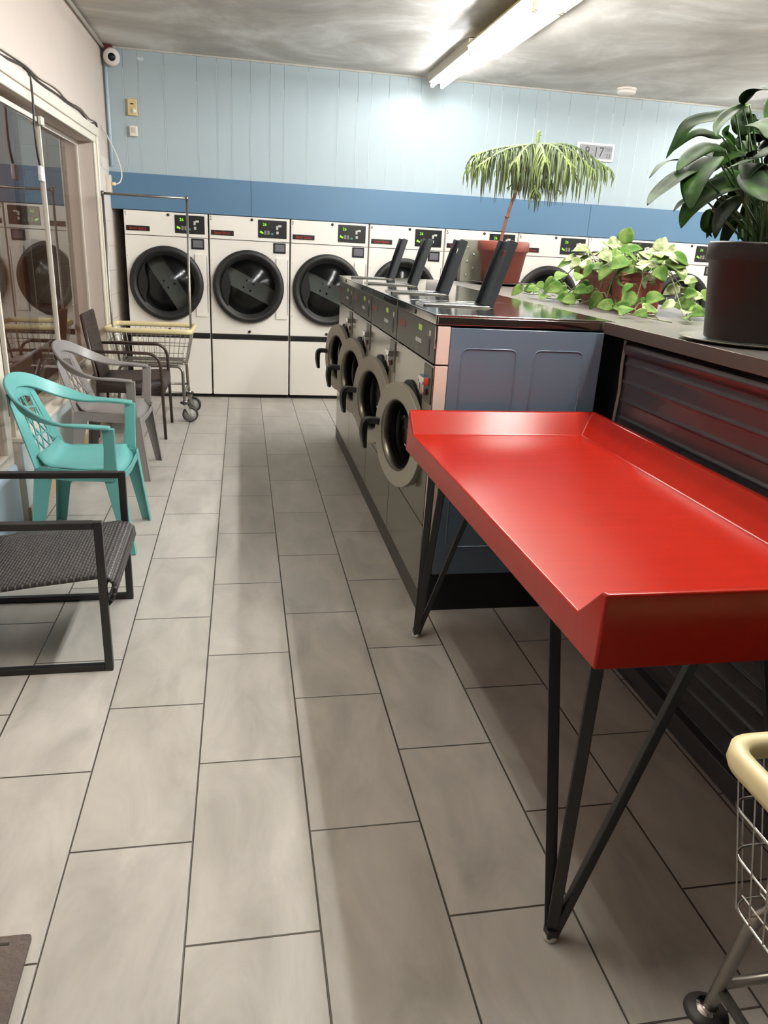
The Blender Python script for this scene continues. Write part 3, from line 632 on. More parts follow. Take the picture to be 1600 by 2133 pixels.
    # opening, drum
    obj('door_seal', MB().lathe([(0.205, 0.0), (0.236, -0.001), (0.236, -0.010), (0.226, -0.014), (0.200, -0.012), (0.186, 0.0), (0.186, 0.06), (0.205, 0.06)], (0, 0.3775, 0.70), 'X', 48, closed=True), BLKM, t)
    obj('drum', MB().lathe([(0.186, 0.06), (0.25, 0.08), (0.25, 0.50), (0.0, 0.50)], (0, 0.3775, 0.70), 'X', 40, caps=False), mat('steel_drum', (140, 140, 138), 0.35, 0.9), t)
    # open door
    dr = obj('door', MB().lathe([(0.158, -0.036), (0.232, -0.036), (0.232, -0.010), (0.160, -0.010)], (0, 0.222, 0), 'X', 64, smooth=False, closed=True), RINGM, t, (0.022, 0.125, 0.70), (0, 0, math.radians(14)), bevel=0.003, angle=50)
    obj('door_bezel', MB().lathe([(0.158, -0.038), (0.161, -0.034), (0.158, -0.020), (0.142, 0.015), (0.138, 0.015), (0.150, -0.025)], (0, 0.222, 0), 'X', 56, closed=True), STEEL_L, dr)
    obj('door_bowl', MB().lathe([(0.141, 0.0), (0.139, 0.05), (0.125, 0.085), (0.09, 0.105), (0.0, 0.11), (0.0, 0.116), (0.094, 0.111), (0.130, 0.09), (0.145, 0.05), (0.147, 0.0)], (0, 0.222, 0), 'X', 48, closed=False, caps=False), glass_mat('bowl_glass', (0.55, 0.56, 0.56), 1.7, 1.0) if 'bowl' not in MATS else MATS['bowl'], dr)
    obj('inner_rim', MB().lathe([(0.160, -0.010), (0.183, -0.010), (0.178, 0.025), (0.160, 0.040), (0.148, 0.03)], (0, 0.222, 0), 'X', 48, closed=True), BLKM, dr)
    h = smooth_path([(-0.030, 0.415, 0.018), (-0.066, 0.432, 0.022), (-0.094, 0.440, 0.012), (-0.100, 0.440, -0.040), (-0.092, 0.440, -0.110)], 5)
    obj('door_handle', MB().bar(h, [0.034]*len(h), [0.030]*(len(h)-6)+[0.029, 0.027, 0.025, 0.022, 0.019, 0.016], (0, 1, 0)), BLKP, dr, bevel=0.005)
    obj('hinge', MB().box(-0.03, -0.03, -0.05, 0.02, 0.01, 0.05), BLKP, dr, bevel=0.004)
    return t
wgroup = 'stainless front-load washers in the island row'
WL = ['stainless washer with open round door, nearest one, at the end of the red table',
      'stainless washer with open door, second from the red table',
      'stainless washer with open door, third from the red table',
      'stainless washer with open door, farthest one, closest to the white dryers']
w0 = washer_parts(thing('front_load_washer', WL[0], 'washing machine', (WX, WY, 0), 0, wgroup))
for k in range(1, 4): dup(w0, (WX, WY+WP*k, 0), WL[k])
for o in list(w0.children):
    if o.name == 'side_wall':
        em = MB()
        for (a0, a1, nm) in ((0.105, 0.327, 0), (0.400, 0.606, 1)):
            P = fillet([(a0, 0.30), (a1, 0.30), (a1, 1.128), (a0, 1.128)], 0.03, 5, True)
            em.tube([(p[0], -0.0005, p[1]) for p in P], 0.0028, 6, closed=True)
        obj('pressed_outline', em, SIDEB, o)

# ------------------------------------------------------------------ counter beside and behind the washers
LAM = mat('grey_brown_laminate', (104, 98, 92), 0.32, noise=0.25, nscale=5, stretch=(1, 1, 1))
EDGE = mat('brown_grey_metal_edge', (112, 98, 90), 0.3, 0.75)
PANB = mat('dark_slate_ribbed_panel', (50, 48, 51), 0.24, noise=0.1)
ct = thing('counter', 'long counter with grey worktop and dark ribbed front, carrying the potted plants', 'counter', (1.535, 1.2, 0))
obj('worktop', MB().box(0.012, -3.6, 1.212, 0.92, 0.0, 1.250).box(0.056, 0.0, 1.212, 0.92, 3.06, 1.250), LAM, ct, bevel=0.001)
obj('edge_strip', MB().box(0.0, -3.6, 1.206, 0.011, 0.0, 1.251), EDGE, ct, bevel=0.002)
pr = [(0.05, 0.0), (0.05, 1.205), (0.075, 1.205), (0.075, 1.19), (0.026, 1.186), (0.020, 1.170), (0.028, 1.150), (0.042, 1.140)]
z = 1.120
while z > 0.10:
    pr += [(0.042, z), (0.037, z-0.005), (0.037, z-0.012), (0.042, z-0.020)]; z -= 0.068
    if 0.93 < z < 0.97: pr += [(0.042, z), (0.022, z-0.01), (0.022, z-0.05), (0.042, z-0.06)]; z -= 0.075
pr += [(0.042, 0.075), (0.010, 0.070), (0.004, 0.0)]
pr2 = [(0.09, 0.0), (0.09, 1.205)] + pr[2:]
obj('ribbed_panel', MB().prism(pr2, (0, 3.46, 0), (0, -3.6, 0), (1, 0, 0), (0, 0, 1)), PANB, ct, bevel=0.003)
obj('end_strip', MB().bar([(0.035, -0.125, 1.195), (0.035, -0.125, 1.10), (0.038, -0.130, 1.0), (0.035, -0.128, 0.9), (0.035, -0.12, 0.0)], 0.035, 0.004, (0.3, 1, 0)), mat('bent_grey_strip', (118, 110, 104), 0.4, 0.3), ct)
obj('back_body', MB().box(0.15, -3.5, 0.0, 0.9, -0.02, 1.21).box(0.16, 0.0, 0.0, 0.9, 3.04, 1.21), BLACK, ct)

# ------------------------------------------------------------------ red folding table
RED = mat('glossy_red_fibreglass', (158, 30, 15), 0.22, noise=0.10, nscale=5, spec=0.28, stretch=(1, 7, 1))
tb = thing('folding_table', 'glossy red tray-shaped folding table with raised rims on black hairpin legs', 'table', (0.0, 0.0, 0))
zb, zs, zr, zu = 0.745, 0.830, 0.906, 0.800
V = [(0.797, -0.445, zb), (1.520, -0.445, zb), (1.520, 1.145, zb), (0.757, 1.135, zb),        # 0-3 outer bottom
     (0.797, -0.445, zr), (1.528, -0.445, zr), (1.528, 1.145, zr), (0.760, 1.135, zr),        # 4-7 rim outer top
     (0.795, -0.428, zr), (1.505, -0.428, zr), (1.505, 1.122, zr), (0.760, 1.118, zr),        # 8-11 rim inner top
     (0.786, -0.360, zs), (1.440, -0.360, zs), (1.440, 1.050, zs), (0.762, 1.050, zs),        # 12-15 surface
     (0.815, -0.427, zb), (1.500, -0.427, zb), (1.500, 1.125, zb), (0.777, 1.117, zb),        # 16-19 inner bottom
     (0.815, -0.427, zu), (1.500, -0.427, zu), (1.500, 1.125, zu), (0.777, 1.117, zu)]        # 20-23 underside
Fc = [(12, 13, 14, 15), (8, 9, 13, 12), (9, 10, 14, 13), (10, 11, 15, 14), (4, 5, 9, 8), (5, 6, 10, 9), (6, 7, 11, 10),
      (0, 1, 5, 4), (1, 2, 6, 5), (2, 3, 7, 6), (3, 0, 12, 15), (0, 4, 8, 12), (3, 15, 11, 7),
      (0, 16, 17, 1), (1, 17, 18, 2), (2, 18, 19, 3), (3, 19, 16, 0), (16, 20, 21, 17), (17, 21, 22, 18), (18, 22, 23, 19), (19, 23, 20, 16), (20, 23, 22, 21)]
obj('tray_top', MB().add(V, Fc), RED, tb, bevel=0.006, seg=3, angle=20)
LEGM = mat('black_leg_enamel', (15, 15, 18), 0.35)
def hairpin(fx, fy, sx, sy):
    m = MB()
    for dx, dy in ((0.0, 0.235), (0.012, 0.02), (0.25, 0.02)):
        tx, ty = fx+sx*dx, fy+sy*dy
        m.bar([(fx+sx*dx*0.03, fy+sy*dy*0.03, 0.020), (tx, ty, zu)], 0.026, 0.019, (1, -0.4, 0) if dx < 0.2 else (0.3, 1, 0))
    m.box(fx-0.014, fy-0.014, 0.012, fx+0.014, fy+0.014, 0.034)
    m.box(min(fx-sx*0.02, fx+sx*0.28), min(fy-sy*0.02, fy+sy*0.26), zu-0.004, max(fx-sx*0.02, fx+sx*0.28), max(fy-sy*0.02, fy+sy*0.26), zu)
    return m
FEET = mat('white_rubber_foot', (190, 188, 180), 0.5)
for fx, fy, sx, sy in ((0.828, -0.40, 1, 1), (0.822, 1.007, 1, -1), (1.45, -0.39, -1, 1), (1.45, 1.02, -1, -1)):
    lg = obj('leg', hairpin(fx, fy, sx, sy), LEGM, tb, bevel=0.002)
    obj('foot', MB().lathe([(0.014, 0.0), (0.017, 0.004), (0.015, 0.016), (0.0, 0.016)], (fx, fy, 0), 'Z', 16), FEET, lg)

# ------------------------------------------------------------------ monobloc chairs
def monobloc(label, m, loc, rotz):
    t = thing('plastic_armchair', label, 'chair', loc, rotz, 'moulded plastic armchairs')
    # hoop: arms and top rail in one band
    half = [(0.200, 0.283, 0.640), (0.10, 0.290, 0.648), (-0.02, 0.290, 0.655), (-0.115, 0.275, 0.684), (-0.195, 0.235, 0.724), (-0.248, 0.165, 0.764), (-0.275, 0.08, 0.786)]
    pts = [(x, -y, z) for x, y, z in half] + [(-0.284, 0, 0.792)] + half[::-1]
    P = smooth_path(pts, 4); n = len(P); sd = []; wd = []
    for i, p in enumerate(P):
        b = max(0.0, min(1.0, (0.10-p.x)/0.36)); sgn = -1 if p.y < 0 else 1
        b2 = b*b*(3-2*b)
        y = p.y/0.29
        sd.append(Vector((-0.45*b2, y*(1-b2*0.75) if abs(y) > 0.02 else 0.0, 0.05+0.95*b2)).normalized()); wd.append(0.052+0.022*b2)
    obj('arm_and_back_rail', MB().bar(P, wd, 0.016, sd), m, t, bevel=0.006, seg=3, angle=50)
    for s in (-1, 1):
        obj('arm_support', MB().bar([(0.192, s*0.283, 0.640), (0.190, s*0.268, 0.54), (0.182, s*0.252, 0.405)], [0.055, 0.052, 0.064], 0.018, (1, 0, 0)), m, t, bevel=0.005)
        for front in (1, 0):
            top = (0.185, s*0.235, 0.405) if front else (-0.125, s*0.205, 0.42); bot = (0.248, s*0.25, 0) if front else (-0.19, s*0.24, 0)
            a = Vector(top); b = Vector(bot); lg = MB()
            lg.bar([a, a*0.5+b*0.5, b], [0.085, 0.062, 0.046], [0.006]*3, (1, 0, 0))
            off = Vector((0.040 if front else -0.040, -s*0.022, 0))
            q = [a+off, a*0.5+b*0.5+off*0.75, b+off*0.55]
            lg.bar(q, [0.050, 0.044, 0.034], [0.006]*3, (0, 1, 0))
            obj('leg', lg, m, t, bevel=0.0025)
    # seat shell
    R = []
    for i in range(15):
        u = i/14; x = -0.150+0.380*u; row = []
        for j in range(15):
            v = -1+2*j/14; hw = 0.185+0.055*min(1, u*1.6)
            z = 0.425 + 0.018*v*v - 0.016*math.sin(PI*min(1, u*1.05))*(1-v*v)
            if u > 0.82: z -= 0.055*((u-0.82)/0.18)**2
            if u < 0.12: z += 0.05*((0.12-u)/0.12)**1.5
            if abs(v) > 0.9: z -= 0.12*(abs(v)-0.9)
            row.append((x - 0.030*(v*v) * (1 if u > 0.9 else 0), v*hw, z))
        R.append(row)
    obj('seat', MB().grid(R, 0.006), m, t)
    sk = MB()
    sk.bar([(-0.145, -0.203, 0.405), (0.0, -0.235, 0.40), (0.19, -0.243, 0.40)], 0.055, 0.006, (0, 0, 1))
    sk.bar([(-0.145, 0.203, 0.405), (0.0, 0.235, 0.40), (0.19, 0.243, 0.40)], 0.055, 0.006, (0, 0, 1))
    sk.bar([(0.225, -0.21, 0.375), (0.232, 0, 0.375), (0.225, 0.21, 0.375)], 0.035, 0.006, (0, 0, 1))
    sk.bar([(-0.15, -0.19, 0.41), (-0.15, 0.19, 0.41)], 0.05, 0.006, (0, 0, 1))
    obj('seat_skirt', sk, m, t, bevel=0.002)
    # back: stiles and lattice
    def Q(s, q):
        hw = 0.185-0.058*q; k = (1-s*s)
        return Vector((-0.145-0.122*q-0.015*k, s*hw, 0.425+0.345*q+0.012*k*q))
    bk = MB()
    for s in (-1, 1):
        st = [Q(s, 0.96*i/8) for i in range(9)]
        bk.bar(st, [0.085-0.03*(i/8) for i in range(9)], 0.007, (0.25, 1, 0.05))
    top = [Q(-1+2*i/10, 0.93) for i in range(11)]; bk.bar(top, 0.09, 0.007, (-0.3, 0, 1))
    bot = [Q(-1+2*i/10, 0.04) for i in range(11)]; bk.bar(bot, 0.05, 0.007, (-0.2, 0, 1))
    obj('back_frame', bk, m, t, bevel=0.002)
    la = MB()
    for c in (-1.0, -0.55, -0.1, 0.35, 0.8):
        la.bar([Q(max(-.9, min(.9, c+0.9*(i/12)*1.0+0.18*math.sin(PI*i/12))), 0.06+0.82*i/12) for i in range(13)], 0.007, 0.006, (0, 1, 0))
        la.bar([Q(-max(-.9, min(.9, c+0.9*(i/12)*1.0+0.18*math.sin(PI*i/12))), 0.06+0.82*i/12) for i in range(13)], 0.007, 0.006, (0, 1, 0))
    for q in (0.25, 0.45, 0.62, 0.78):
        la.bar([Q(-0.9+1.8*i/10, q+0.05*(1-(-1+2*i/10)**2)) for i in range(11)], 0.007, 0.006, (0, 0, 1))
    obj('lattice', la, m, t)
    return t
TEAL = mat('teal_plastic', (98, 164, 161), 0.36)
GREYP = mat('grey_plastic', (134, 128, 126), 0.36)
monobloc('teal moulded plastic armchair with lattice back, by the window', TEAL, (-0.645, 2.165, 0), math.radians(-2))
monobloc('grey moulded plastic armchair with lattice back, between teal and brown chairs', GREYP, (-0.70, 3.345, 0), math.radians(-3))

# ------------------------------------------------------------------ brown wicker armchair
BRW = weave_mat('brown_wicker', (92, 72, 66), 0.018, 0.009)
BRT = mat('brown_tube', (58, 40, 36), 0.4)
bc = thing('wicker_armchair', 'dark brown woven armchair with curved tube arms, beside the wire cart', 'chair', (-0.695, 4.415, 0), 0)
for s in (-1, 1):
    P = fillet([(-0.255, s*0.245, 0.645), (0.235, s*0.268, 0.645), (0.250, s*0.275, 0.0)], 0.11, 8)
    obj('arm_and_front_leg', MB().tube(P, 0.0115, 10), BRT, bc)
    obj('back_leg', MB().tube([(-0.30, s*0.205, 0.90), (-0.225, s*0.215, 0.42), (-0.245, s*0.235, 0.0)], 0.0115, 10), BRT, bc)
def strip_grid(prof, y0, y1, n, thick):
    mb = MB(); R = []; U = []; d = 0
    for i, (x, z) in enumerate(prof):
        if i: d += math.hypot(x-prof[i-1][0], z-prof[i-1][1])
        R.append([(x, y0+(y1-y0)*j/n, z) for j in range(n+1)]); U.append([(y0+(y1-y0)*j/n+1, d+1) for j in range(n+1)])
    return mb.grid(R, thick, uvs=U)
obj('seat', strip_grid([(0.235, 0.335), (0.245, 0.38), (0.243, 0.425), (0.225, 0.440), (0.0, 0.425), (-0.22, 0.420)], -0.25, 0.25, 8, 0.012), BRW, bc)
for s in (-1, 1):
    mb = MB(); mb.grid([[(-0.22, s*0.25, 0.42), (0.0, s*0.25, 0.425), (0.225, s*0.25, 0.438)], [(-0.22, s*0.25, 0.345), (0.0, s*0.25, 0.345), (0.235, s*0.25, 0.335)]], 0.008, uvs=[[(0, 0), (0.22, 0), (0.45, 0)], [(0, 0.08), (0.22, 0.08), (0.45, 0.08)]])
    obj('side_apron', mb, BRW, bc)
obj('backrest', strip_grid([(-0.205, 0.42), (-0.235, 0.56), (-0.268, 0.74), (-0.292, 0.885), (-0.300, 0.903), (-0.312, 0.895), (-0.290, 0.74), (-0.255, 0.56), (-0.225, 0.42)], -0.195, 0.195, 8, 0.006), BRW, bc)

# ------------------------------------------------------------------ low lounge chair with flat bar frame
LW = weave_mat('charcoal_wicker', (96, 91, 91), 0.024, 0.012)
LF = mat('black_bar_frame', (24, 23, 26), 0.35)
lc = thing('lounge_chair', 'low charcoal woven lounge chair with square black bar frame, cut by the left edge', 'chair', (-0.68, 1.15, 0), math.radians(0.5))
for s in (-1, 1):
    y0 = s*0.285
    f = MB().box(0.322, y0-0.0125, 0.0, 0.350, y0+0.0125, 0.570).box(-0.285, y0-0.0125, 0.0, -0.257, y0+0.0125, 0.570)
    f.box(-0.257, y0-0.016, 0.545, 0.322, y0+0.016, 0.570).box(-0.257, y0-0.0125, 0.0, 0.322, y0+0.0125, 0.025)
    obj('side_frame', f, LF, lc, bevel=0.003)
obj('seat', strip_grid([(0.335, 0.250), (0.356, 0.275), (0.366, 0.305), (0.362, 0.332), (0.345, 0.346), (0.315, 0.350), (0.1, 0.325), (-0.08, 0.300), (-0.17, 0.29)], -0.270, 0.270, 10, 0.014), LW, lc)
obj('backrest', strip_grid([(-0.15, 0.285), (-0.185, 0.40), (-0.235, 0.58), (-0.275, 0.74), (-0.288, 0.735), (-0.248, 0.57), (-0.198, 0.39)], -0.270, 0.270, 10, 0.008), LW, lc)
obj('seat_rail', MB().tube([(0.335, -0.28, 0.32), (0.335, 0.28, 0.32)], 0.011, 8).tube([(-0.17, -0.28, 0.270), (-0.17, 0.28, 0.270)], 0.011, 8), LF, lc)

# ------------------------------------------------------------------ laundry carts
RIMP = mat('yellowed_rim_plastic', (222, 206, 158), 0.4, noise=0.08, nscale=12)
WIRE = mat('chrome_wire', (176, 174, 168), 0.22, 1.0)
TUBEM = mat('galvanised_tube', (142, 138, 132), 0.32, 0.9, noise=0.1)
def cart(label, loc, rotz, rail, swivel, A=0.33):
    t = thing('laundry_cart', label, 'cart', loc, rotz, 'wire laundry carts')
    B, ZR = 0.25, 0.745; LX = A-0.068
    def rr(a, b, z, r=0.05, n=6): return [tuple(p) for p in fillet([(a, b, z), (-a, b, z), (-a, -b, z), (a, -b, z)], r, n, True)]
    rim = MB()
    P = rr(A, B, ZR, 0.05, 7); n = len(P)
    for i in range(n):
        pass
    prof = [(-0.011, -0.022), (0.011, -0.022), (0.016, -0.010), (0.014, 0.012), (0.0, 0.018), (-0.014, 0.012), (-0.016, -0.010)]
    vs = []; m = len(prof)
    for i in range(n):
        a, c = Vector(P[i-1]), Vector(P[(i+1) % n]); T = (c-a).normalized(); nn = Vector((T.y, -T.x, 0))
        vs += [Vector(P[i])+nn*q[0]+Vector((0, 0, q[1])) for q in prof]
    rim.add(vs, [(i*m+k, i*m+(k+1) % m, ((i+1) % n)*m+(k+1) % m, ((i+1) % n)*m+k) for i in range(n) for k in range(m)], True)
    obj('rim', rim, RIMP, t)
    bs = MB(); a1, b1, z1 = 0.275, 0.195, 0.475
    def at(f): return A-0.004+(a1-A)*f, B-0.004+(b1-B)*f, ZR-0.01+(z1-ZR)*f
    for f in (0.30, 0.62, 0.98):
        a, b, z = at(f); bs.tube(rr(a, b, z, 0.035), 0.0028, 6, closed=True)
    for i in range(15):
        s = -0.9+1.8*i/14
        for sg in (-1, 1):
            bs.tube([(s*A, sg*(B-0.004), ZR-0.01), (s*a1, sg*b1, z1)], 0.0017, 4)
        bs.tube([(s*a1, -b1, z1), (s*a1, b1, z1)], 0.0017, 4)
    for i in range(11):
        s = -0.88+1.76*i/10
        for sg in (-1, 1): bs.tube([(sg*(A-0.004), s*B, ZR-0.01), (sg*a1, s*b1, z1)], 0.0017, 4)
    for i in range(5):
        s = -0.8+1.6*i/4; bs.tube([(-a1, s*b1, z1-0.004), (a1, s*b1, z1-0.004)], 0.0022, 4)
    obj('wire_basket', bs, WIRE, t)
    fr = MB()
    for sy in (-1, 1):
        fr.tube(fillet([(-LX, sy*0.215, 0.150), (-(LX-0.008), sy*0.207, 0.25), (-(LX-0.012), sy*0.180, 0.458), (LX-0.012, sy*0.180, 0.458), (LX-0.008, sy*0.207, 0.25), (LX, sy*0.215, 0.150)], 0.06, 5), 0.0125, 10)
    for sy in (-1, 1): fr.tube([(-(LX-0.008), sy*0.207, 0.245), (LX-0.008, sy*0.207, 0.245)], 0.010, 8)
    for sx in (-1, 1): fr.tube([(sx*(LX-0.008), -0.207, 0.235), (sx*(LX-0.008), 0.207, 0.235)], 0.010, 8)
    fr.tube([(-0.24, 0.0, 0.455), (0.24, 0.0, 0.455)], 0.010, 8)
    obj('frame', fr, TUBEM, t)
    for sx in (-1, 1):
        for sy in (-1, 1):
            a = swivel[(sx+1)+(sy+1)//2]; cx, cy = sx*LX, sy*0.215; d = Vector((math.cos(a), math.sin(a), 0)); q = Vector((-d.y, d.x, 0))
            c0 = Vector((cx, cy, 0))
            fk = MB().lathe([(0.0, 0.182), (0.020, 0.182), (0.020, 0.145), (0.0, 0.145)], c0, 'Z', 16)
            for s in (-1, 1):
                fk.bar([c0+q*s*0.019+Vector((0, 0, 0.148)), c0+q*s*0.019+d*0.020+Vector((0, 0, 0.11)), c0+q*s*0.019+d*0.040+Vector((0, 0, 0.068))], [0.034, 0.030, 0.022], 0.003, d)
            fk.bar([c0-q*0.020+Vector((0, 0, 0.149)), c0+q*0.020+Vector((0, 0, 0.149))], 0.036, 0.004, d)
            cs = obj('caster', fk, CHROME, t)
            obj('thread_guard', MB().lathe([(0.0, 0.176), (0.034, 0.174), (0.041, 0.165), (0.034, 0.156), (0.0, 0.154)], c0, 'Z', 24), mat('dark_guard', (46, 42, 42), 0.5), cs)
            wc = c0+d*0.040+Vector((0, 0, 0.066)); M = Matrix.Translation(wc) @ Matrix(((d.x, q.x, 0), (d.y, q.y, 0), (0, 0, 1))).to_4x4()
            obj('wheel', MB().lathe([(0.053, -0.012), (0.063, -0.011), (0.066, 0.0), (0.063, 0.011), (0.053, 0.012)], (0, 0, 0), 'Y', 32, closed=True).xf(M), mat('dark_tyre', (50, 46, 44), 0.6), cs)
            obj('wheel_hub', MB().lathe([(0.0, -0.009), (0.010, -0.013), (0.014, -0.007), (0.054, -0.006), (0.054, 0.006), (0.014, 0.007), (0.010, 0.013), (0.0, 0.009)], (0, 0, 0), 'Y', 32).xf(M), mat('grey_hub', (168, 166, 160), 0.4), cs)
    if rail:
        rl = MB()
        for s in (-1, 1): rl.tube([(s*0.270, 0, 0.46), (s*0.312, 0, 0.70), (s*0.316, 0, 1.752)], 0.0095, 10)
        obj('rail_upright', rl, TUBEM, t)
        obj('hanging_rail', MB().tube([(-0.325, 0, 1.745), (0.325, 0, 1.745)], 0.0095, 10).lathe([(0.013, -0.018), (0.013, 0.018)], (0.316, 0, 1.745), 'Z', 12).lathe([(0.013, -0.018), (0.013, 0.018)], (-0.316, 0, 1.745), 'Z', 12), TUBEM, t)
    return t
cart('wire laundry cart with yellowed rim and tall hanging rail, by the first dryer', (-0.595, 4.93, 0), math.radians(-1), True, (2.8, -0.6, 0.2, -0.3))
cart('wire laundry cart with yellowed rim, cut by the lower right corner', (1.222, -0.935, 0), 0, False, (3.9, 3.9, 3.0, 3.4), 0.303)

# ------------------------------------------------------------------ small things
RUG = mat('dark_ribbed_rug', (92, 82, 78), 0.95, noise=0.35, nscale=22, bump=0.8, bscale=60)
m = obj('door_mat', MB().prism([tuple(p)[:2] for p in fillet([(-1.15, -0.95, 0), (-0.32, -0.95, 0), (-0.333, -0.238, 0), (-1.15, -0.232, 0)], 0.01, 3, True)], (0, 0, 0.008), (0, 0, 0.0)), RUG, loc=(0, 0, 0))
m.location = (0.22, 0, 0) if False else (0, 0, 0)
tag(m, 'dark brown ribbed door mat at the lower left corner', 'mat')
for v in m.data.vertices:
    if v.co.x < -0.96: v.co.x = -0.96
obj('border', MB().box(-0.93, -0.262, 0.008, -0.375, -0.256, 0.0095).box(-0.93, -0.285, 0.008, -0.40, -0.279, 0.0095), mat('mat_groove', (48, 42, 40), 0.9), m)

# security camera in the corner
sc_ = thing('security_camera', 'round white security camera with black lens, in the upper left corner', 'camera', (-0.915, 5.795, 2.825))
dirv = (Vector((0.145, -1.58, 1.49))-Vector((-0.90, 5.72, 2.82))).normalized()
Mq = Matrix.Translation((0.022, -0.055, -0.005)) @ dirv.to_track_quat('Z', 'Y').to_matrix().to_4x4()
CAMW = mat('white_camera_shell', (226, 218, 212), 0.35)
obj('mount', MB().lathe([(0.0, 0.0), (0.045, 0.0), (0.045, -0.03), (0.03, -0.05)], (0, 0, 0), 'Y', 24), CAMW, sc_)
obj('shell', MB().lathe([(0.030, 0.045), (0.055, 0.042), (0.066, 0.028), (0.066, 0.0), (0.055, -0.02), (0.0, -0.045)], (0, 0, 0), 'Z', 40).xf(Mq), CAMW, sc_)
obj('lens', MB().lathe([(0.030, 0.046), (0.026, 0.038), (0.012, 0.036), (0.0, 0.040)], (0, 0, 0), 'Z', 32).xf(Mq), BLKP, sc_)
tag(obj('red_bracket', MB().box(-0.945, 5.745, 2.872, -0.885, 5.794, 2.906), mat('dull_red', (120, 30, 40), 0.5), bevel=0.004), 'small dull red block above the security camera', 'bracket')
# boxes on the panelling
wb = thing('thermostat', 'beige wall box with a small white dial, upper one of two on pale blue panelling', 'wall box', (-0.757, 5.799, 2.468))
obj('cover', MB().box(-0.038, -0.030, -0.064, 0.038, 0.0, 0.064), mat('beige_cover', (214, 190, 138), 0.45), wb, bevel=0.006, seg=3)
obj('dial', MB().lathe([(0.0, -0.042), (0.018, -0.040), (0.020, -0.028)], (0.012, 0, -0.028), 'Y', 20), mat('white_dial', (228, 222, 212), 0.3), wb)
obj('slot', MB().box(-0.014, -0.032, 0.02, 0.014, -0.029, 0.028), BLKP, wb)
wb = thing('motion_sensor', 'small white wall box, lower one of two on pale blue panelling', 'wall box', (-0.757, 5.799, 2.286))
obj('cover', MB().box(-0.033, -0.034, -0.041, 0.033, 0.0, 0.041), mat('white_cover', (224, 218, 200), 0.4), wb, bevel=0.007, seg=3)
obj('lens_window', MB().box(-0.018, -0.037, -0.012, 0.018, -0.032, 0.026), mat('milky_lens', (196, 190, 176), 0.2), wb, bevel=0.004)
# conduit, cables, corner outlet
PBLUE = mat('pale_blue_conduit', (182, 202, 212), 0.35)
tag(obj('conduit', MB().tube([(-0.952, 5.785, 2.775), (-0.952, 5.785, 2.0)], 0.013, 12), PBLUE), 'pale blue painted conduit running down the corner from the camera', 'pipe')
CAB = mat('grey_white_cable', (190, 182, 172), 0.5); DCAB = mat('dark_cable', (44, 36, 36), 0.5)
base = [(2.0, 2.262), (2.6, 2.255), (3.165, 2.272), (3.45, 2.262), (3.9, 2.278), (4.2, 2.258), (4.62, 2.275), (4.95, 2.252), (5.24, 2.262), (5.30, 2.21), (5.33, 1.95)]
tag(obj('wall_cable', MB().tube(smooth_path([(-0.970, y, z+0.010) for y, z in base], 5), 0.006, 6), CAB), 'pale cable running along the top of the window casing', 'cable')
tag(obj('wall_cable', MB().tube(smooth_path([(-0.973, y, z-0.012-0.010*math.sin(i*2.1)) for i, (y, z) in enumerate(base[:-1])], 5), 0.006, 6), DCAB), 'dark cable sagging just above the window casing', 'cable')
hc = thing('hanging_cord', 'brown pull cord with a white tag hanging in front of the window', 'cord', (-0.94, 3.165, 1.73))
obj('cord', MB().tube(smooth_path([(-0.035, 0.0, 0.535), (-0.010, 0.0, 0.50), (0.0, -0.02, 0.40), (0.0, -0.045, 0.25), (0.0, -0.035, 0.13), (0.0, 0.0, 0.06)], 6), 0.006, 8), DCAB, hc)
obj('white_tag', MB().prism([(-0.03, 0.0), (0.03, -0.005), (0.035, 0.04), (0.028, 0.075), (-0.028, 0.078), (-0.033, 0.035)], (0.022, 0, 0), (-0.012, 0.01, -0.012), (0, 1, 0), (0, 0, 1)), mat('white_tape', (226, 222, 220), 0.6, bump=0.5, bscale=80), hc, bevel=0.005)
ob = thing('wall_outlet', 'cream corner outlet box with a looped white cable, above the cart rail', 'outlet', (-0.979, 5.62, 1.85))
obj('box', MB().box(0.0, -0.045, -0.07, 0.035, 0.045, 0.07), mat('cream_box', (216, 204, 188), 0.4), ob, bevel=0.005)
obj('plug', MB().lathe([(0.0, 0.075), (0.014, 0.072), (0.016, 0.035)], (0, 0, 0.0), 'X', 14), mat('cream_plug', (222, 208, 176), 0.4), ob)
obj('loop_cable', MB().tube(smooth_path([(0.075, 0.0, 0.0), (0.105, 0.02, 0.02), (0.118, 0.05, 0.09), (0.085, 0.08, 0.22), (0.035, 0.05, 0.34), (0.012, -0.16, 0.42)], 6), 0.006, 8), mat('white_cable', (214, 212, 206), 0.4), ob)
# smoke detector
sd_ = thing('smoke_detector', 'round white smoke detector on the ceiling above the wall clock', 'smoke detector', (3.54, 5.45, 2.909))
obj('base', MB().lathe([(0.0, 0.0), (0.088, 0.0), (0.088, -0.014), (0.070, -0.017)], (0, 0, 0), 'Z', 40), mat('white_detector', (226, 218, 208), 0.4), sd_)
obj('cover', MB().lathe([(0.070, -0.018), (0.084, -0.020), (0.082, -0.040), (0.060, -0.050), (0.0, -0.052)], (0, 0, 0), 'Z', 40), MATS['white_detector'], sd_)
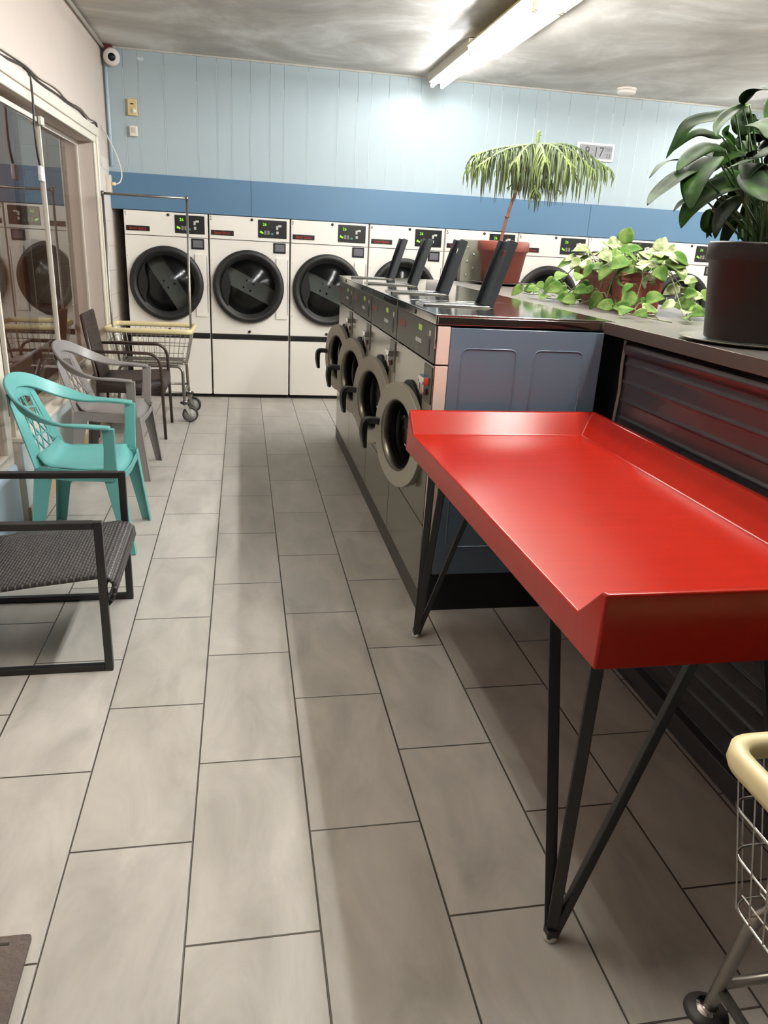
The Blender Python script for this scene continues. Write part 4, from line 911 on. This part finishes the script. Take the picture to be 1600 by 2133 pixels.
# clock
ck = thing('wall_clock', 'white-framed digital wall clock showing 9:17, behind the drooping conifer', 'clock', (3.475, 5.799, 2.42))
obj('frame', MB().box(-0.19, -0.022, -0.078, 0.19, 0.0, 0.078), mat('white_clock_frame', (232, 230, 228), 0.4), ck, bevel=0.008, seg=3)
obj('display', MB().box(-0.168, -0.0245, -0.058, 0.168, -0.018, 0.058), mat('grey_lcd', (132, 132, 136), 0.3), ck)
obj('digits', MB().text('9', 0.125, (-0.115, -0.0258, -0.042), (1, 0, 0), (0, 0, 1), cond=0.85).text('17', 0.125, (-0.025, -0.0258, -0.042), (1, 0, 0), (0, 0, 1), cond=0.85).box(-0.042, -0.0262, 0.01, -0.034, -0.0255, 0.018).box(-0.042, -0.0262, -0.02, -0.034, -0.0255, -0.012), BLKP, ck)
obj('small_text', MB().text('THU', 0.05, (0.085, -0.0258, 0.008), (1, 0, 0), (0, 0, 1), cond=0.75).text('23', 0.05, (0.105, -0.0258, -0.045), (1, 0, 0), (0, 0, 1)), mat('lcd_grey_digit', (62, 62, 66), 0.4), ck)
# grey junction box on the counter
jb = thing('junction_box', 'grey-green metal box with bolts standing behind the red conifer pot', 'metal box', (1.875, 4.212, 1.251))
obj('casing', MB().box(-0.095, -0.04, 0.0, 0.095, 0.04, 0.305), mat('grey_green_metal', (134, 132, 118), 0.45, 0.3, noise=0.1), jb, bevel=0.004)
bl = MB()
for x, z in ((-0.05, 0.05), (-0.05, 0.15), (-0.05, 0.25), (0.0, 0.20), (0.0, 0.10)): bl.lathe([(0.0, -0.048), (0.008, -0.047), (0.009, -0.038)], (x, 0, z), 'Y', 10)
obj('bolts', bl, CHROME, jb)

# ------------------------------------------------------------------ plants
def pot(parent, rt, rb, h, m, rimh=0.07, n=48):
    obj('pot', MB().lathe([(0.0, 0.0), (rb, 0.0), (rb+0.003, 0.004), (rb+(rt-rb)*0.72, h-rimh), (rt-0.004, h-rimh+0.004), (rt, h-rimh+0.012), (rt, h-0.006), (rt-0.005, h), (rt-0.014, h-0.003), (rt-0.02, h-0.05), (0.0, h-0.05)], (0, 0, 0), 'Z', n), m, parent)
    obj('soil', MB().lathe([(rt-0.016, h-0.038), (0.0, h-0.028)], (0, 0, 0), 'Z', 24), mat('dark_soil', (50, 40, 32), 0.9, noise=0.5, nscale=50, bump=1, bscale=80), parent)
TERRA = mat('terracotta_plastic', (122, 60, 50), 0.5, noise=0.08)
BROWNP = mat('dark_brown_pot', (46, 40, 40), 0.5, noise=0.10, nscale=6, spec=0.2)
SAUC = mat('clear_grime_saucer', (150, 142, 130), 0.25, noise=0.15)
DSAUC = mat('dark_saucer', (58, 50, 44), 0.4)
def leaf(mb, P, w, nrm, fold=0.25, segs=3, shape='lance', curl=0.0):
    """leaf blade swept along midrib P, width w, nrm rough up direction"""
    n = len(P); rows = []; uvs = []
    for i in range(n):
        t = i/(n-1); T = (P[min(n-1, i+1)]-P[max(0, i-1)]).normalized(); s = T.cross(nrm)
        s = s.normalized() if s.length > 1e-4 else T.orthogonal().normalized(); u = s.cross(T)
        if shape == 'lance': hw = w*0.5*(math.sin(PI*min(1, t**0.72))**0.75 if t < 1 else 0)+0.0006
        else: hw = w*0.5*(1-(2*max(0, t-0.28)/1.44)**2)**0.5*min(1, (t*6)**0.6)*(1-t**5)+0.0005
        row = []; ur = []
        for j in range(-segs, segs+1):
            v = j/segs; row.append(P[i]+s*hw*v+u*(abs(v)*hw*fold - curl*hw*v*v + 0.04*hw*math.sin(9*t+3*v))); ur.append((v*0.5+0.5, t))
        rows.append(row); uvs.append(ur)
    mb.grid(rows, 0.0007, uvs=uvs)
# peace lily
random.seed(4)
pl = thing('peace_lily', 'large peace lily with broad drooping dark leaves in a tall brown pot', 'potted plant', (1.745, 0.62, 1.262))
pot(pl, 0.168, 0.128, 0.292, BROWNP, 0.062)
LG = leaf_mat('dark_lily_leaf', (16, 30, 15), (36, 62, 22), 0.0)
lm = MB(); stm = MB(); o0 = Vector((1.745, 0.62, 1.262))
CAMP = Vector((0.145, -1.58, 1.49))
for k, (pts, w) in enumerate(LILY_LEAVES):
    P = [Vector(p)-o0 for p in pts]; Q = smooth_path(P, 5)
    mid = Q[len(Q)//2]
    nrm = (mid.normalized()*0.5+Vector((-0.5, -0.8, 0.35))+Vector((random.uniform(-.4, .4), random.uniform(-.3, .3), random.uniform(-.1, .5))))
    leaf(lm, Q, w*1.35, nrm.normalized(), fold=random.uniform(0.15, 0.5), segs=4, curl=random.uniform(-.2, .4))
    b = Vector((random.uniform(-.07, .07), random.uniform(-.07, .07), 0.26))
    e = P[0]; c = Vector((e.x*0.45+b.x*0.5, e.y*0.45+b.y*0.5, max(e.z*0.75, 0.33)))
    stm.tube([b*(1-s)**2+c*2*s*(1-s)+e*s*s for s in [i/10 for i in range(11)]], [0.0045-0.002*i/10 for i in range(11)], 6)
for k in range(26):      # the rest of the crown, right and back of the pot
    a = random.uniform(-1.9, 1.7); r = random.uniform(0.14, 0.34); h = random.uniform(0.36, 0.66)
    d = Vector((math.cos(a), math.sin(a), 0)); b = Vector((random.uniform(-.07, .07), random.uniform(-.07, .07), 0.26)); p0 = d*r*0.55+Vector((0, 0, h))
    P = [p0, p0+d*0.07+Vector((0, 0, 0.02)), p0+d*0.15+Vector((0, 0, -0.02)), p0+d*0.21+Vector((0, 0, -0.10))]
    leaf(lm, smooth_path(P, 5), random.uniform(0.05, 0.085), (d*0.5+Vector((0, 0, 1))).normalized(), 0.3, 4)
    c = Vector((p0.x*0.4, p0.y*0.4, h*0.8)); stm.tube([b*(1-s)**2+c*2*s*(1-s)+p0*s*s for s in [i/8 for i in range(9)]], 0.003, 6)
for k in range(14):
    a = random.uniform(0, 6.28); stm.tube([(0.06*math.cos(a), 0.06*math.sin(a), 0.25), (0.085*math.cos(a), 0.085*math.sin(a), 0.33)], 0.004, 6)
obj('foliage', lm, LG, pl, fix=False)
obj('stems', stm, mat('lily_stem', (58, 84, 44), 0.45), pl)
tag(obj('plant_saucer', MB().lathe([(0.0, 0.0), (0.150, 0.0), (0.205, 0.010), (0.208, 0.013), (0.150, 0.005), (0.0, 0.005)], (1.745, 0.62, 1.2505), 'Z', 48), SAUC), 'clear plastic saucer under the tall brown pot', 'saucer')

# pothos planter
ph = thing('pothos_planter', 'long terracotta planter overflowing with variegated trailing vine leaves', 'potted plant', (1.975, 1.99, 1.2505), math.radians(-4))
PA, PB, PH = 0.105, 0.27, 0.175
tr = MB()
N_ = 30
def ribrect(a, b, rib):
    out = []
    for (x0, y0, x1, y1) in ((-a, -b, a, -b), (a, -b, a, b), (a, b, -a, b), (-a, b, -a, -b)):
        L = math.hypot(x1-x0, y1-y0); k = max(2, int(L/0.009)//2*2); nx, ny = (y1-y0)/L, -(x1-x0)/L
        for i in range(k):
            t = i/k; d = rib if (i % 2) else 0; out.append((x0+(x1-x0)*t+nx*d, y0+(y1-y0)*t+ny*d))
    return out
lv = [(0.90, 0.0, 0), (0.905, 0.012, 0.0), (0.91, 0.020, 0.0025), (0.96, PH-0.045, 0.0025), (0.965, PH-0.038, 0), (1.0, PH-0.034, 0), (1.0, PH, 0), (0.95, PH, 0), (0.94, PH-0.04, 0)]
rings = [[(x, y, z) for x, y in ribrect(PA*f, PB*f, r)] for f, z, r in lv]
k0 = len(rings[0]); K = min(len(r) for r in rings)
base_n = ribrect(PA, PB, 0); K = len(base_n)
vs = []
for f, z, r in lv:
    rr_ = ribrect(PA, PB, r); vs += [(x*f, y*(1-(1-f)*0.5), z) for x, y in rr_]
m_ = len(lv)
tr.add(vs, [(i*K+j, i*K+(j+1) % K, (i+1)*K+(j+1) % K, (i+1)*K+j) for i in range(m_-1) for j in range(K)] + [tuple(range(K))[::-1], tuple((m_-1)*K+j for j in range(K))])
obj('planter', tr, TERRA, ph)
random.seed(11)
lmA = MB(); lmB = MB(); vn = MB()
def heart(mb, base, d, size, nrm):
    d = d.normalized(); P = [base+d*size*t+Vector((0, 0, -0.18*size*t*t)) for t in [i/9 for i in range(10)]]
    leaf(mb, P, size*0.78, nrm, 0.22, 3, 'heart')
def vine(path, nleaf, up=0.4, sz=(0.058, 0.098)):
    P = smooth_path(path, 8); vn.tube(P, 0.0028, 5)
    for i in range(nleaf):
        p = P[int((i+0.6)/nleaf*(len(P)-1))]; a = random.uniform(0, 6.28); d = Vector((math.cos(a), math.sin(a)*0.8-0.2, random.uniform(-0.3, up)))
        q = p+d.normalized()*random.uniform(0.02, 0.05)+Vector((0, 0, 0.02))
        if q.z < 0.03: q.z = 0.03
        vn.tube([p, (p+q)/2+Vector((0, 0, 0.01)), q], 0.0018, 4)
        nn = Vector((-0.35, -0.75, 0.6))+Vector((random.uniform(-.5, .5), random.uniform(-.4, .4), random.uniform(-.3, .3)))
        dd = Vector((math.cos(a)*0.8, math.sin(a)*0.5-0.15, random.uniform(-0.9, 0.25)))
        s = random.uniform(*sz)
        if q.z+dd.normalized().z*s < 0.008: dd.z = abs(dd.z)*0.1
        heart(lmA if random.random() < 0.72 else lmB, q, dd, s, nn.normalized())
for k in range(58):          # mounded crown
    x, y = random.uniform(-0.10, 0.10), random.uniform(-0.27, 0.27); h = PH+random.uniform(0.03, 0.135)*(1-abs(y)*1.2)
    b = Vector((x*0.7, y*0.8, PH-0.03)); e = Vector((x*1.5, y*1.15, h)); vn.tube([b, (b+e)/2+Vector((0, 0, 0.02)), e], 0.002, 4)
    a = math.atan2(y, x)+random.uniform(-1, 1); dd = Vector((math.cos(a), math.sin(a)*0.7, random.uniform(-0.5, 0.35)))
    nn = Vector((-0.3, -0.6, 0.8))+Vector((random.uniform(-.5, .5), random.uniform(-.5, .5), random.uniform(-.2, .3)))
    heart(lmA if random.random() < 0.6 else lmB, e, dd, random.uniform(0.065, 0.105), nn.normalized())
for (x, y, h, s) in ((-0.03, -0.05, 0.30, 0.10), (0.10, -0.16, 0.27, 0.09), (0.13, -0.20, 0.24, 0.09)):   # upright young leaves
    vn.tube([(x, y, PH), (x, y, h)], 0.002, 4); heart(lmA if x < 0 else lmB, Vector((x, y, h)), Vector((0.3, 0, 1)), s, Vector((-0.6, -0.8, 0.1)).normalized())
vine([(-0.08, 0.15, PH+0.02), (-0.16, 0.22, PH+0.0), (-0.21, 0.33, 0.06), (-0.25, 0.50, 0.02), (-0.28, 0.68, 0.015)], 13)
vine([(-0.08, 0.0, PH+0.02), (-0.15, 0.02, PH-0.02), (-0.19, 0.10, 0.08), (-0.22, 0.22, 0.02), (-0.26, 0.36, 0.012)], 12)
vine([(-0.07, -0.10, PH+0.02), (-0.13, -0.12, PH-0.03), (-0.155, -0.12, 0.06), (-0.20, -0.02, 0.012), (-0.23, 0.12, 0.01)], 10)
vine([(0.0, -0.24, PH+0.02), (-0.02, -0.30, PH-0.02), (-0.04, -0.32, 0.07), (-0.08, -0.42, 0.012), (-0.12, -0.62, 0.01)], 11)
vine([(0.06, -0.24, PH+0.02), (0.10, -0.31, PH), (0.13, -0.36, 0.09), (0.10, -0.50, 0.02), (0.02, -0.72, 0.012)], 14)
vine([(0.09, -0.10, PH+0.02), (0.17, -0.16, PH+0.01), (0.24, -0.24, 0.09), (0.25, -0.42, 0.02), (0.16, -0.62, 0.012)], 14)
vine([(0.08, 0.10, PH+0.02), (0.16, 0.14, PH), (0.22, 0.18, 0.06), (0.26, 0.32, 0.02)], 8)
vine([(-0.09, -0.20, PH+0.02), (-0.14, -0.24, 0.12), (-0.15, -0.25, 0.03), (-0.13, -0.36, 0.012), (-0.16, -0.52, 0.012), (-0.13, -0.86, 0.012)], 8)
for _m in (lmA, lmB, vn): _m.v = [(p[0], p[1], max(p[2], 0.0015)) for p in _m.v]
obj('green_foliage', lmA, leaf_mat('pothos_green', (58, 88, 38), (104, 124, 68), 0, 16), ph, fix=False)
obj('pale_foliage', lmB, leaf_mat('pothos_variegated', (110, 126, 78), (190, 192, 154), 0, 22), ph, fix=False)
obj('vines', vn, mat('vine_stem', (104, 108, 72), 0.5), ph)

# norfolk pine
np_ = thing('norfolk_pine', 'small drooping conifer with a bare leaning trunk in a terracotta pot', 'potted plant', (2.02, 3.93, 1.269))
pot(np_, 0.188, 0.135, 0.285, TERRA, 0.075)
tk = smooth_path([(-0.03, 0, 0.24), (0.0, 0.0, 0.42), (0.035, 0, 0.56), (0.085, 0, 0.70), (0.135, 0, 0.83), (0.172, 0, 0.93), (0.178, 0, 0.985)], 5)
tm = MB().tube(tk, [0.013-0.008*i/(len(tk)-1) for i in range(len(tk))], 8)
for i in (6, 14, 21): tm.lathe([(0.0, -0.01), (0.018, -0.004), (0.018, 0.006), (0.0, 0.012)], tk[i], 'Z', 8)
obj('trunk', tm, mat('conifer_bark', (128, 80, 60), 0.8, noise=0.3, nscale=60, bump=1, bscale=90), np_)
random.seed(7)
fg = MB(); fb = MB()
def spiky(mb, P, r):
    n = len(P); mb.tube(P, [r*(1.25 if i % 2 else 0.75) if i < n-1 else 0.001 for i in range(n)], 5)
def branch(o, az, L, rise, droop, nb, hl):
    d = Vector((math.cos(az), math.sin(az), 0)); q = Vector((-d.y, d.x, 0))
    P = [o+d*L*t+Vector((0, 0, rise*math.sin(PI*min(1, t*1.15))-droop*t*t)) for t in [i/30 for i in range(31)]]
    spiky(fb, P[:24], 0.0085); spiky(fg, P[23:], 0.0085)
    for i in range(2, nb):
        t = i/nb; p = P[int(t*30)]
        for s in (-1, 1):
            h = hl*(0.45+0.75*math.sin(PI*min(0.97, 0.12+t*0.85)))*random.choice((random.uniform(0.4, 0.8), random.uniform(0.8, 1.35))); e = q*s*random.uniform(0.015, 0.05)+d*random.uniform(0.0, 0.05)
            S = [p+e*min(1, u*1.5)+Vector((0, 0, -h*u*u*0.8-h*0.2*u)) for u in [j/9 for j in range(10)]]
            spiky(fg if (t > 0.75 or random.random() < 0.25) else fb, S, 0.0048)
top = Vector((0.172, 0, 0.925))
for az, L, ri, dr_, nb, hl in ((0.02, 0.60, 0.04, 0.12, 30, 0.25), (0.45, 0.45, 0.04, 0.16, 22, 0.24), (-0.5, 0.44, 0.03, 0.17, 22, 0.24), (3.10, 0.47, 0.0, 0.10, 26, 0.24), (3.45, 0.50, 0.0, 0.19, 24, 0.20), (2.7, 0.50, 0.0, 0.16, 22, 0.22), (-1.7, 0.32, 0.01, 0.14, 20, 0.25), (-1.1, 0.34, 0.02, 0.15, 20, 0.24), (-2.3, 0.36, 0.01, 0.15, 20, 0.22), (1.3, 0.34, 0.02, 0.14, 18, 0.24), (2.0, 0.34, 0.02, 0.14, 18, 0.24)):
    branch(top, az, L, ri, dr_, nb, hl)
low = Vector((0.11, 0, 0.75))
for az, L, ri, dr_, nb, hl in ((-0.2, 0.24, 0.03, 0.12, 14, 0.13), (-1.3, 0.16, 0.02, 0.16, 12, 0.15), (0.6, 0.17, 0.02, 0.13, 12, 0.15), (3.3, 0.10, 0.0, 0.12, 9, 0.09)):
    branch(low, az, L, ri, dr_, nb, hl)
spiky(fg, [top+Vector((0.004, 0, 0.10*t)) for t in [i/10 for i in range(11)]], 0.012)
for i in range(10):
    a = i*2.4; p = top+Vector((0.004, 0, 0.03+0.006*i)); fg.tube([p, p+Vector((0.02*math.cos(a), 0.02*math.sin(a), 0.008))], 0.002, 4)
obj('bright_sprays', fg, mat('conifer_bright', (92, 106, 52), 0.7, noise=0.3, nscale=20), np_)
obj('hanging_sprays', fb, mat('conifer_grey_green', (72, 82, 56), 0.7, noise=0.35, nscale=14), np_)
tag(obj('plant_saucer', MB().lathe([(0.0, 0.004), (0.150, 0.0), (0.185, 0.012), (0.225, 0.014), (0.232, 0.018), (0.185, 0.018), (0.150, 0.009), (0.0, 0.009)], (2.02, 3.93, 1.251), 'Z', 48), DSAUC), 'dark dished saucer under the terracotta pot of the drooping conifer', 'saucer')
